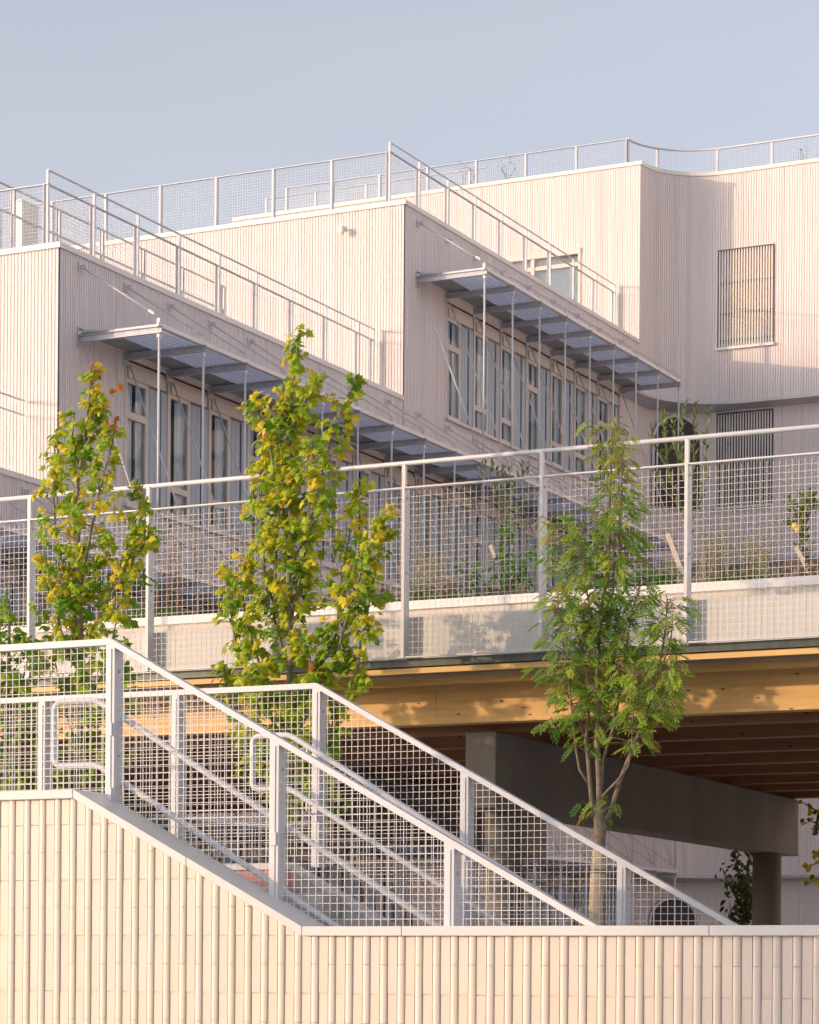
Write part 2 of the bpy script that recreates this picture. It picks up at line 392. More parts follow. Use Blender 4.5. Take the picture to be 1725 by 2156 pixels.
for r,(k0,k1,zs) in ROW.items():
    y0,p,zc=CY[r]
    for k in range(k0,k1):
        if r=='D' and skipD(k): continue
        kind='high' if pat[r][(k-k0)%len(pat[r])]=='h' else 'low'
        yy=y0+p*k
        if kind not in protos: protos[kind]=(window_bay(kind,yy,zs,1.15),yy,zs)
        else:
            o,py,pz=protos[kind]; dupe(o,(0,yy-py,zs-pz),bld)
    s=MB(); ya,yb=y0+p*k0,y0+p*k1
    s.hexa([(XF-.02,ya-.03,zs-.045),(XF+.07,ya-.03,zs-.06),(XF+.07,yb,zs-.06),(XF-.02,yb,zs-.045),(XF-.02,ya-.03,zs+.0),(XF+.07,ya-.03,zs-.01),(XF+.07,yb,zs-.01),(XF-.02,yb,zs+.0)])
    s.build('window_sill',M['cap'],bld)
    e=MB(); e.box((XF-.3,ya-.02,zs),(XF+.005,ya,zs+2.0)); e.box((XF-.3,yb,zs),(XF+.005,yb+.02,zs+2.0)); e.build('window_reveal',M['galv'],bld)
# canopies
W=1.33
def canopy(r,k0,k1,lower=None):
    y0,p,z=CY[r]; ya,yb=y0+p*k0,y0+p*k1
    e=MB()
    e.box((XF+W-.05,ya-.06,z-.02),(XF+W-.035,yb+.06,z+.035)); e.box((XF+W-.12,ya-.05,z-.02),(XF+W-.05,yb+.05,z-.01))
    e.box((XF+.0,ya-.05,z+.0),(XF+.05,yb+.05,z+.05))
    root=e.build('canopy',M['coping'],bld)
    s=MB(); s.box((XF+.05,ya-.03,z+.01),(XF+.46,yb+.03,z+.022)); s.build('soffit_panel',M['soffit'],root)
    g=MB(); x0,x1=XF+.46,XF+W-.06
    n=int((x1-x0)/.10)
    for i in range(n+1):
        x=x0+(x1-x0)*i/n; g.box((x-.0015,ya,z+.0),(x+.0015,yb,z+.024))
    n=int((yb-ya)/.07)
    for i in range(n+1):
        y=ya+(yb-ya)*i/n; g.box((x0,y-.003,z+.001),(x1,y+.003,z+.026))
    g.build('grating',M['grate'],root)
    protoB=None
    for k in range(k0,k1+1):
        y=y0+p*k
        if protoB is None:
            b=MB(); zt=z-.005
            b.box((XF+.01,y-.035,zt-.012),(XF+W-.02,y+.035,zt)); b.box((XF+.01,y-.028,zt-.095),(XF+W-.02,y+.028,zt-.087)); b.box((XF+.01,y-.004,zt-.088),(XF+W-.02,y+.004,zt-.011))
            b.box((XF-.01,y-.06,zt-.17),(XF+.012,y+.06,zt+.11))
            b.hexa([(XF+.012,y-.004,zt),(XF+.40,y-.004,zt),(XF+.40,y+.004,zt),(XF+.012,y+.004,zt),(XF+.012,y-.004,zt+.085),(XF+.40,y-.004,zt+.035),(XF+.40,y+.004,zt+.035),(XF+.012,y+.004,zt+.085)])
            b.box((XF+.012,y-.03,zt+.085),(XF+.05,y+.03,zt+.092))
            bo=b.build('bracket_beam',M['galv'],root)
            t=MB(); a=Vector((XF+.03,y,z+.92)); q=Vector((XF+W-.05,y,z+.11)); t.tube([a,q],.013,6); t.bar(a+(q-a)*.86,a+(q-a)*.93,.035,.035)
            t.box((XF-.01,y-.05,z+.86),(XF+.02,y+.05,z+.98)); t.box((XF+.02,y-.012,z+.89),(XF+.10,y+.012,z+.95)); t.box((XF+W-.09,y-.02,z+.0),(XF+W-.04,y+.02,z+.10))
            to=t.build('tie_rod',M['tie'],root)
            ho=br=None
            if lower is not None:
                h=MB(); h.tube([(XF+W-.06,y,z-.12),(XF+W-.06,y,lower+.1)],.0165,8); h.box((XF+W-.08,y-.03,z-.16),(XF+W-.04,y+.03,z-.115)); ho=h.build('hanger_rod',M['rail'],root)
                d=MB(); d.tube([(XF+.05,y+.05,z-.16),(XF+W-.10,y+.05,lower+.08)],.0125,6); br=d.build('brace_rod',M['rail'],root)
            protoB=(y,bo,to,ho,br)
        else:
            for o in protoB[1:]:
                if o is None: continue
                c=o.copy(); COL.objects.link(c); c.parent=root; c.location=Vector(o.location)+Vector((0,y-protoB[0],0))
    return root
canopy('A',0,17,5.42); canopy('B',0,8,8.68); canopy('C',4,26,2.15); canopy('D',9,26,-1.6)
# ledges round the curved wall, one per floor
LP=[(-19.70,49.62)]+[(-18.0-1.7*math.cos(t),49.95+1.7*math.sin(t)) for t in [math.pi/2*i/14 for i in range(0,15)]]+[(-.02,51.68)]
IP=[(-20.0,49.62),(-20,50.3)]+ARC[:-1]+[(-.02,52.06)]
for z in (11.90,8.62,5.38,2.12):
    mb=MB(); n=len(LP)
    ins=[]
    for i in range(n):
        t=i/(n-1); ins.append(None)
    # strip: outer path to a path set well inside the wall
    inn=[(-20.05,49.62)]+[(-18.0-2.05*math.cos(t),50.3+2.0*math.sin(t)) for t in [math.pi/2*i/14 for i in range(0,15)]]+[(-.02,52.1)]
    for i in range(n-1):
        o0,o1,i0,i1=LP[i],LP[i+1],inn[i],inn[i+1]
        mb.hexa([(*o0,z-.02),(*o1,z-.02),(*i1,z-.10),(*i0,z-.10),(*o0,z+.03),(*o1,z+.03),(*i1,z+.06),(*i0,z+.06)])
    mb.build('floor_ledge',M['ledge'],bld)
# slatted windows in the curved wall
YW=52.02
for n,(xa,xb,za,zb) in enumerate(slatw):
    yw=YW+.00
    f=MB(); f.box((xa-.02,yw-.015,zb),(xb+.02,yw+.2,zb+.03)); f.box((xb,yw-.01,za),(xb+.025,yw+.2,zb)); f.box((xa-.025,yw-.01,za),(xa,yw+.2,zb))
    fo=f.build('slatted_window',M['steel'],bld)
    s=MB(); k=20
    for i in range(k): x=xa+(xb-xa)*(i+.5)/k; s.box((x-.0155,yw-.010,za+.01),(x+.0155,yw+.006,zb-.0))
    s.build('slat_screen',M['cap'],fo)
    r=MB()
    for t in (.06,.34,.66): r.box((xa,yw+.035,za+(zb-za)*t),(xb,yw+.05,za+(zb-za)*t+.05))
    r.build('cross_rail',M['steel'],fo)
    q=MB(); q.box((xa-.04,yw-.07,za-.055),(xb+.03,yw+.02,za-.0)); q.build('sill',M['coping'],fo)
    i_=MB(); i_.box((xa-.1,yw+(.13 if n==0 else .3),za-.1),(xb+.1,yw+(.15 if n==0 else .32),zb+.1))
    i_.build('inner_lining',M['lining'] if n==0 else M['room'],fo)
    if n==0:
        i2=MB(); i2.box((xa+.14,yw+.10,za+.02),(xb,yw+.12,za+.30)); i2.box((xa,yw+.09,za+.02),(xa+.14,yw+.12,zb)); i2.build('inner_frame',M['cream'],fo)
    else:
        i2=MB(); i2.box((xa+.12,yw+.2,za),(xa+.22,yw+.24,zb)); i2.build('inner_frame',M['screen'],fo)
# arched openings in the bend of the wall
ax,ay=(-19.96,51.05),(-19.03,51.97)
dirv=Vector((ay[0]-ax[0],ay[1]-ax[1],0)); Lc=dirv.length; dirv.normalize(); nrm=Vector((dirv.y,-dirv.x,0))
for ztop in (11.72,1.72):
    c0=Vector((ax[0],ax[1],0))+dirv*Lc/2; rr=.56; zc=ztop-rr
    def arch(mb,ro,ri,f0,f1,zb):
        P=[]
        for i in range(25):
            t=math.pi*i/24; P.append((math.cos(t),math.sin(t)))
        def pt(r,u,v,f): return c0+dirv*(r*u)+nrm*f+Vector((0,0,zc+r*v))
        outer=[(1,None)]+P+[(-1,None)]
        def pp(r,e,f):
            if e[1] is None:
                q=c0+dirv*(r*e[0])+nrm*f; return Vector((q.x,q.y,zb))
            return pt(r,e[0],e[1],f)
        for a,b in zip(outer[:-1],outer[1:]):
            mb.face([pp(ro,a,f1),pp(ro,b,f1),pp(ri,b,f1),pp(ri,a,f1)]); mb.face([pp(ri,a,f1),pp(ri,b,f1),pp(ri,b,f0),pp(ri,a,f0)]); mb.face([pp(ro,a,f0),pp(ro,b,f0),pp(ro,b,f1),pp(ro,a,f1)])
    f=MB(); arch(f,rr,rr-.05,-.35,.04,ztop-1.9); fo=f.build('arched_opening',M['ledge'],bld)
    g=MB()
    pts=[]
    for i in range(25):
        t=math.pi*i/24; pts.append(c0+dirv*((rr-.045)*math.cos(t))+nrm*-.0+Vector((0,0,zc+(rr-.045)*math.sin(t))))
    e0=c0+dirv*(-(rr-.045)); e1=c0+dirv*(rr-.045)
    g.face(pts+[Vector((e0.x,e0.y,ztop-1.9)),Vector((e1.x,e1.y,ztop-1.9))]); g.build('opening_shade_fill',M['room'],fo)  # flat dark sheet standing in for the shade inside the opening
# terrace door on the third level
d=MB(); X0,X1=-22.98,-21.34; y=50.66
d.box((X0,y-.03,15.08),(X1+.02,y+.12,15.2)); d.box((X1-.04,y-.02,13.1),(X1+.02,y+.12,15.08)); d.box((X0,y-.02,13.1),(X0+.06,y+.12,15.08)); d.box((-22.46,y+.0,13.1),(-22.38,y+.1,15.08)); d.box((X0,y+.02,14.84),(X1,y+.1,14.92))
do=d.build('terrace_door',M['cream'],bld)
d=MB(); d.face([(X0+.06,y+.06,13.1),(X1-.04,y+.06,13.1),(X1-.04,y+.06,15.08),(X0+.06,y+.06,15.08)]); d.build('pane',M['glass'],do)
d=MB(); d.box((X0+.06,y+.16,13.1),(X1-.04,y+.18,14.86)); d.build('curtain',M['curtain'],do)
d=MB(); d.box((X0+.06,y+.12,14.86),(X1-.04,y+.17,15.08)); d.build('roller_blind',M['cap'],do)
# sensor on the second front wall
pv=atY(726,490,YV[2])
s=thing('security_camera',(pv.x,YV[2],pv.z),'small white dome camera fixed high on the middle front wall','camera')
b=MB(); b.box((pv.x-.10,YV[2]-.05,pv.z+.03),(pv.x-.02,YV[2],pv.z+.11)); b.bar((pv.x-.06,YV[2]-.04,pv.z+.06),(pv.x-.0,YV[2]-.13,pv.z+.05),.03,.03); b.build('wall_bracket',M['white'],s)
b=MB(); b.tube([(pv.x+.02,YV[2]-.13,pv.z+.07),(pv.x+.02,YV[2]-.13,pv.z-.02),(pv.x+.02,YV[2]-.13,pv.z-.06)],[.035,.045,.028],12); b.build('housing',M['white'],s)

# ------------------------------------------------------------ railings
def wiregrid(mb,axis,fix,s0,s1,zlo,zhi,pitch,r,sphase=0):
    # zlo, zhi: functions of s
    def P(s,z,o=0): return (s,fix+o,z) if axis=='X' else (fix+o,s,z)
    n=int(round((s1-s0)/pitch))
    for i in range(1,n):
        s=s0+(s1-s0)*i/n
        a,b=P(s,zlo(s)),P(s,zhi(s))
        if zhi(s)-zlo(s)<.03: continue
        mb.bar(a,b,r*2,r*2,up=(0,1,0) if axis=='X' else (1,0,0))
    zmin=min(zlo(s0),zlo(s1)); zmax=max(zhi(s0),zhi(s1))
    k=math.ceil(zmin/pitch)
    z=k*pitch+.01
    while z<zmax-.02:
        # interval of s where zlo<z<zhi (linear)
        a,b=s0,s1
        def clip(f0,f1,a,b):   # keep where f>=0
            if f0<0 and f1<0: return None
            if f0>=0 and f1>=0: return a,b
            t=f0/(f0-f1); x=s0+(s1-s0)*t
            return (x,b) if f0<0 else (a,x)
        u=clip(z-zlo(s0),z-zlo(s1),a,b)
        v=clip(zhi(s0)-z,zhi(s1)-z,a,b)
        if u and v:
            a=max(u[0],v[0]); b=min(u[1],v[1])
            if b-a>.02: mb.bar(P(a,z,2*r*.9),P(b,z,2*r*.9),2*r,2*r)
        z+=pitch
def railing(name,label,group,axis,fix,posts,zb,zm,zh=None,pitch=.05,r=.0019,inward=1,ends=None,pw=.045,pd=.09,cat='railing',hr=.019,zpost=None,bolts=False):
    s0=posts[0] if ends is None else ends[0]; s1=posts[-1] if ends is None else ends[1]
    def P(s,o,z): return (s,fix+o,z) if axis=='X' else (fix+o,s,z)
    root=thing(name,P((s0+s1)/2,0,zb),label,cat,group)
    proto=None
    for s in posts:
        if proto is None:
            m=MB(); m.box(P(s-pw/2,0,zb if zpost is None else zpost),P(s+pw/2,inward*.008,zm)); m.box(P(s+pw/2-.01,inward*.008,zb if zpost is None else zpost),P(s+pw/2,inward*pd,zm))
            m.box(P(s-pw/2,inward*(pd-.008),zb),P(s+pw/2-.01,inward*pd,zm))
            if zh: m.box(P(s-.014,inward*.0,zm),P(s+.018,inward*.035,zh-hr*.5))
            po=m.build('post',M['rail'],root); proto=(s,po)
            for q in ((.06,.5,.94) if bolts else ()):
                bo=MB(); z=zb+(zm-zb)*q
                p0=P(s+pw/2+.001,inward*.05,z); p1=P(s+pw/2+.008,inward*.05,z); bo.tube([p0,p1],.009,6)
                bo.build('bolt',M['galv'],po)
        else:
            c=proto[1].copy(); COL.objects.link(c); c.parent=root; dd=P(s-proto[0],0,0); c.location=Vector(proto[1].location)+Vector((dd[0],dd[1],0)) - (Vector((0,fix,0)) if axis=='X' else Vector((fix,0,0)))
            for ch in proto[1].children:
                e=ch.copy(); COL.objects.link(e); e.parent=c
    m=MB(); m.box(P(s0,inward*.002,zm-.010),P(s1,inward*.055,zm+.002)); m.build('top_rail',M['rail'],root)
    m=MB(); m.box(P(s0,inward*.01,zb),P(s1,inward*.03,zb+.012)); m.build('bottom_rail',M['rail'],root)
    if zh: m=MB(); m.tube([P(s0,inward*.018,zh),P(s1,inward*.018,zh)],hr,10); m.build('handrail',M['rail'],root)
    edges=[s0]+[s for s in posts if s0+.05<s<s1-.05]+[s1]
    for a,b in zip(edges[:-1],edges[1:]):
        m=MB(); wiregrid(m,axis,fix+inward*.03,a+.03,b-.02,lambda s:zb+.0,lambda s:zm-.03,pitch,r); m.build('mesh_panel',M['wire'],root)
    return root
GR='rooftop railings'
XR=XF-.5
def seq(a,p,n): return [a+p*i for i in range(n)]
railing('roof_railing','white mesh railing with handrail on the side edge of the lower roof terrace in front',GR,'Y',XR,seq(30.014,1.146,9)+[39.72],9.85,10.80,10.985,.05,.0010,-1,(30.014,39.78),.036,.08,hr=.015)
railing('roof_railing','white mesh railing on the front edge of the nearest roof terrace',GR,'X',30.0,seq(XR-1.16*7,1.16,8)[:-1],9.85,10.80,None,.05,.0010,1,(XR-1.16*9,XR),.036,.08)
railing('roof_railing','white mesh railing with handrail on the side edge of the middle roof terrace',GR,'Y',XR,seq(41.446-1.153,1.153,9)+[41.446+1.153*7.9],13.17,14.16,14.31,.05,.0010,-1,(40.293,50.6),.036,.08,hr=.015)
railing('roof_railing','white mesh railing against the sky on the front edge of the middle roof terrace',GR,'X',40.30,seq(XR-1.16*12,1.16,12),13.17,14.16,None,.05,.0010,1,(XR-1.16*12,XR),.036,.08)
railing('roof_railing','white mesh railing against the sky on the straight front edge of the highest roof',GR,'X',51.15,seq(XR-1.16*7,1.16,8),16.86,17.50,None,.05,.0010,1,(XR-1.16*7,XR),.036,.08)
# curved piece of the highest railing
cv=thing('roof_railing',(-18.6,52.5,16.86),'white mesh railing bending round the curved edge of the highest roof',"railing",GR)
CP=[(-20.5,51.15)]+[(-18.9-1.6*math.cos(t),51.15+1.45*math.sin(t)) for t in [math.pi/2*i/12 for i in range(1,13)]]+[(-.5,52.62)]
def cpos(s):
    for a,b in zip(CP[:-1],CP[1:]):
        d=math.hypot(b[0]-a[0],b[1]-a[1])
        if s<=d: return (a[0]+(b[0]-a[0])*s/d,a[1]+(b[1]-a[1])*s/d)
        s-=d
    return CP[-1]
m=MB()
for i in range(120): a=cpos(i*.12);b=cpos((i+1)*.12); m.bar((*a,17.5),(*b,17.5),.05,.025)
m.build('top_rail',M['rail'],cv)
for s in (0,.95,2.25,3.45,4.6,5.75,6.9,8.05):
    p=cpos(s); m=MB(); m.box((p[0]-.03,p[1],16.86),(p[0]+.02,p[1]+.06,17.5)); m.build('post',M['rail'],cv)
m=MB()
for i in range(1,200): p=cpos(i*.05); m.bar((*p,16.9),(*p,17.49),.0020,.0020,up=(0,1,0))
for k in range(12):
    z=16.92+.05*k
    for i in range(100): a=cpos(i*.1);b=cpos((i+1)*.1); m.bar((*a,z),(*b,z),.0020,.0020)
m.build('mesh_panel',M['wire'],cv)
railing('roof_railing','low white railing far back on the highest roof, seen above the parapet',GR,'X',53.2,seq(-30.3,1.3,5),16.9,18.02,None,.06,.0013,1,(-30.3,-24.7),.04,.05)
# inner guard of the roof stair on terrace 1
railing('roof_railing','bright inner stair railing standing back on the nearest roof terrace',GR,'Y',-22.0,seq(30.2,1.16,7)+[37.3],9.85,11.29,10.9,.05,.0010,-1,(29.9,37.3),.05,.06)
bx=MB(); bx.box((-22.16,31.58,9.7),(-22.03,31.98,11.17)); bx.box((-22.18,31.56,11.17),(-22.02,32.0,11.19))
tag(bx.build('roof_vent_box',M['coping']),'pale box shaped roof vent behind the nearest terrace railing','roof vent')
# lower terrace railing at the very left (volume 0)
railing('roof_railing','white mesh railing with handrail on the lowest roof terrace at the left edge',GR,'Y',XR,seq(29.54-1.0-1.146*6,1.146,7),6.6,7.54,7.73,.05,.0010,-1,(21.0,29.5),.036,.08,hr=.015)

# ------------------------------------------------------------ elevated deck
deck=thing('elevated_deck',(-10,24,2.1),'long elevated timber deck with glued timber edge beam crossing behind the trees','deck')
DX0,DX1=-19.6,6.0
m=MB(); m.box((DX0,19.40,2.53),(DX1,29.4,2.74)); m.build('deck_slab',M['conc2'],deck)
m=MB(); m.box((DX0,19.33,2.545),(DX1,19.39,2.60)); m.box((DX0,19.33,2.60),(DX1,19.36,2.608)); m.build('edge_flashing',M['steel'],deck)
m=MB(); m.box((DX0,19.36,2.492),(DX1,19.42,2.535)); m.build('timber_edge_strip',M['wood'],deck)
m=MB(); m.box((DX0,19.72,2.44),(-8.3,19.80,2.495)); m.box((-8.296,19.75,2.445),(DX1,19.82,2.497)); m.build('timber_batten',M['wood'],deck)
m=MB(); m.box((DX0,20.10,2.148),(-9.76,20.28,2.50)); m.box((-9.757,20.10,2.148),(DX1,20.28,2.50)); m.build('edge_beam',M['wood'],deck)
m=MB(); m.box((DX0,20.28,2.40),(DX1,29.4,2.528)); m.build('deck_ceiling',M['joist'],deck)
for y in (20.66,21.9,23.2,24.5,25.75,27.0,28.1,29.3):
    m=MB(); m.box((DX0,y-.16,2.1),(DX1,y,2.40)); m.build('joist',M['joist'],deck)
m=MB()
for i in range(220):
    x=DX0+i*.117; m.box((x,19.352,2.608),(x+.1158,19.372,2.95))
m.build('fascia_board',M['fascia'],deck)
# railing of the deck
dr=railing('deck_railing','tall white mesh railing with round handrail along the elevated deck','','X',19.24,seq(-13.3265-1.225*4,1.225,18),2.608,4.0,4.197,.0515,.00135,1,None,.026,.10,bolts=True)
# piers
def pier(x,label,y0=20.3,y1=29.35,cols=((20.8,-.01),(28.55,-.25))):
    o=thing('concrete_pier',(x,24,GZ),label,'pier','concrete piers under the deck')
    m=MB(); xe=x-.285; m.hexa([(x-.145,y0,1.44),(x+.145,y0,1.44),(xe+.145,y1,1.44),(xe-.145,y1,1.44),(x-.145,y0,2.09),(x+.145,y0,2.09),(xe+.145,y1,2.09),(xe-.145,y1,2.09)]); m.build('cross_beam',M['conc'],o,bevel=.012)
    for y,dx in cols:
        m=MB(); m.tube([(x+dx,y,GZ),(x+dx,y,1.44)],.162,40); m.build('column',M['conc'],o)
pier(-9.43,'concrete crossbeam on round columns, the one lit at its end beside the rowan')
pier(-12.6,'concrete crossbeam on a round column half hidden in the dark behind the stair railing',23.3,29.35,((28.4,-.2),))
# planter on the deck
pl=thing('deck_planter',(-10,22.8,2.74),'long beige planter with bright white cap on the elevated deck','planter')
m=MB(); m.box((DX0,22.2,2.745),(DX1,22.23,3.46)); m.box((DX0,23.5,2.745),(DX1,23.53,3.46)); m.build('planter_wall',M['planter'],pl)
m=MB(); m.box((DX0,22.16,3.455),(DX1,22.30,3.535)); m.build('planter_cap',M['coping'],pl)
m=MB(); m.box((DX0,22.24,3.2),(DX1,23.49,3.42)); m.build('soil_bed',M['soil'],pl)
q=atY(1637,1235,22.15); m=MB(); m.tube([(q.x,22.13,3.43),(q.x,22.13,3.28)],.028,10); m.box((q.x-.04,22.10,3.27),(q.x+.04,22.18,3.285)); m.build('overflow_spout',M['rail'],pl)

nb=thing('shade_block',(-70,-55,GZ),'plain pale block added out of view behind the viewpoint to shade the tiled wall','building')  # unseen block, added so its shadow falls on the right of the front wall
m=MB(); q0=Vector((-57.6,-33.2,0)); rt=Vector((.664,-.747,0)); bk=Vector((-.747,-.664,0))
c4=[q0,q0+rt*45,q0+rt*45+bk*14,q0+bk*14]
m.hexa([(v.x,v.y,GZ) for v in (c4[3],c4[2],c4[1],c4[0])]+[(v.x,v.y,13) for v in (c4[3],c4[2],c4[1],c4[0])]); m.build('wall',M['planter'],nb)
m=MB(); c5=[v+(v-(c4[0]+c4[2])/2).normalized()*.6 for v in c4]; mid=(c4[0]+c4[3])/2; mid2=(c4[1]+c4[2])/2
m.quads([(v.x,v.y,13.02) for v in c5]+[(mid.x,mid.y,15.5),(mid2.x,mid2.y,15.5)],[(0,1,5,4),(2,3,4,5),(0,4,3),(1,2,5),(3,2,1,0)]); m.build('roof',M['steel'],nb)

# ------------------------------------------------------------ front tiled wall and stair
XC,XB=-9.01,-7.41; ZL,ZR=1.135,.295
def cop(x): return ZL if x<XC else (ZR if x>XB else ZL+(ZR-ZL)*(x-XC)/(XB-XC))
wallt=thing('tiled_wall',(-6,13.6,GZ),'cream wall of upright half round and flat tiles with sloping coping in the foreground','wall')
m=MB(); PT=.1125; YT=13.53
x=-14.0; i=0
def ttint(): k=U(.93,1.0); return (k,k*U(.985,1.0),k*U(.96,1.0))
CH=.339
while x<1.5:
    # flat tile
    z=GZ+( .10); z=.245-6*CH
    xa,xb=x+.0515,x+PT-.0035
    def top(xx): return cop(xx)-.03
    zz=z
    while zz<top(xa):
        t0,t1=min(zz+CH-.006,top(xa)),min(zz+CH-.006,top(xb))
        jy=U(-.0012,.0012); yy=YT+jy
        if t0>zz+.01:
            m.quads([(xa,yy,zz),(xb,yy,zz),(xb,yy,t1),(xa,yy,t0),(xa,YT+.02,zz),(xb,YT+.02,zz),(xb,YT+.02,t1),(xa,YT+.02,t0)],[(0,1,2,3),(4,0,3,7),(1,5,6,2),(5,4,7,6) ,(0,4,5,1)],ttint())
        zz+=CH
    # half round tile
    zz=z+CH*.5-CH; xc=x+.0245; rr=.0245
    while zz<top(xc):
        t=min(zz+CH-.004,top(xc)); c=tuple(v*.95 for v in ttint()); r2=rr*U(.97,1.0)
        if t>zz+.01:
            n=8; A=[];B=[]
            for k in range(n+1):
                a=math.pi*k/n; px_,py_=xc-r2*math.cos(a),YT-.0005-r2*.38*math.sin(a)
                A.append((px_,py_,zz)); B.append((px_,py_,min(zz+CH-.004,top(px_))))
            base=len(m.v); m.v+=A+B
            for k in range(n): m.f.append((base+k,base+k+1,base+n+2+k,base+n+1+k)); m.c.append(c); m.sm.append(True)
            m.face(B,c)
        zz+=CH
    x+=PT; i+=1
m.build('tile_cladding',M['tile'],wallt)
def prism(mb,xs,zf,y0,y1,zb):
    for a,b in zip(xs[:-1],xs[1:]):
        mb.hexa([(a,y0,zb(a)),(b,y0,zb(b)),(b,y1,zb(b)),(a,y1,zb(a)),(a,y0,zf(a)),(b,y0,zf(b)),(b,y1,zf(b)),(a,y1,zf(a))])
m=MB(); prism(m,[-14,XC,XB,1.5],lambda x:cop(x)-.02,YT+.006,13.70,lambda x:GZ); m.build('wall_core',M['grout'],wallt)
# coping: level, sloping, level, with mitred ends
m=MB(); 
Yc0,Yc1=YT-.035,13.84
joints=[-14,-12.2,-9.9,XC]
def coping(xa,xb,ga=.0,gb=.0,ya0=Yc0):
    m=MB(); za,zb=cop(xa+1e-6) if xa!=XC else ZL,cop(xb-1e-6) if xb!=XB else ZR
    m.hexa([(xa+ga,ya0,za-.056),(xb-gb,ya0,zb-.056),(xb-gb,Yc1,zb-.056),(xa+ga,Yc1,za-.056),(xa+ga,ya0,za),(xb-gb,ya0,zb),(xb-gb,Yc1,zb),(xa+ga,Yc1,za)])
    return m.build('coping',M['cap'],wallt,bevel=.004)
for a,b in ((-14,-9.62),(-9.62,XC),(XC,-8.2),(-8.2,XB),(XB,-6.76),(-6.76,-4.9),(-4.9,-2.5),(-2.5,1.5)): coping(a,b,.0015,.0015)
# stair
ST=thing('outdoor_stair',(-8,15,GZ),'concrete stair descending behind the tiled wall between two mesh railings','stairs')
m=MB(); LF=.60
m.box((-14,13.76,GZ),(-8.98,16.30,LF))
for k in range(15):
    x0=-8.98+k*.3; z1=LF-.1641*(k+1)
    if z1<GZ+.02: break
    m.box((x0,13.76,GZ),(x0+.3,16.30,z1))
m.build('steps',M['conc2'],ST)
m=MB(); f=lambda x: .80 if x<-9.08 else .80-(x+9.08)*.547
prism(m,[-9.6,-9.08,-4.7],lambda x:f(x),16.30,16.43,lambda x:max(GZ,f(x)-.9)); m.build('stringer',M['cap'],ST)
m=MB(); prism(m,[-9.08,-4.7],lambda x:f(x)+.012,16.285,16.435,lambda x:f(x)-.03); m.build('stringer_cap',M['cap'],ST)
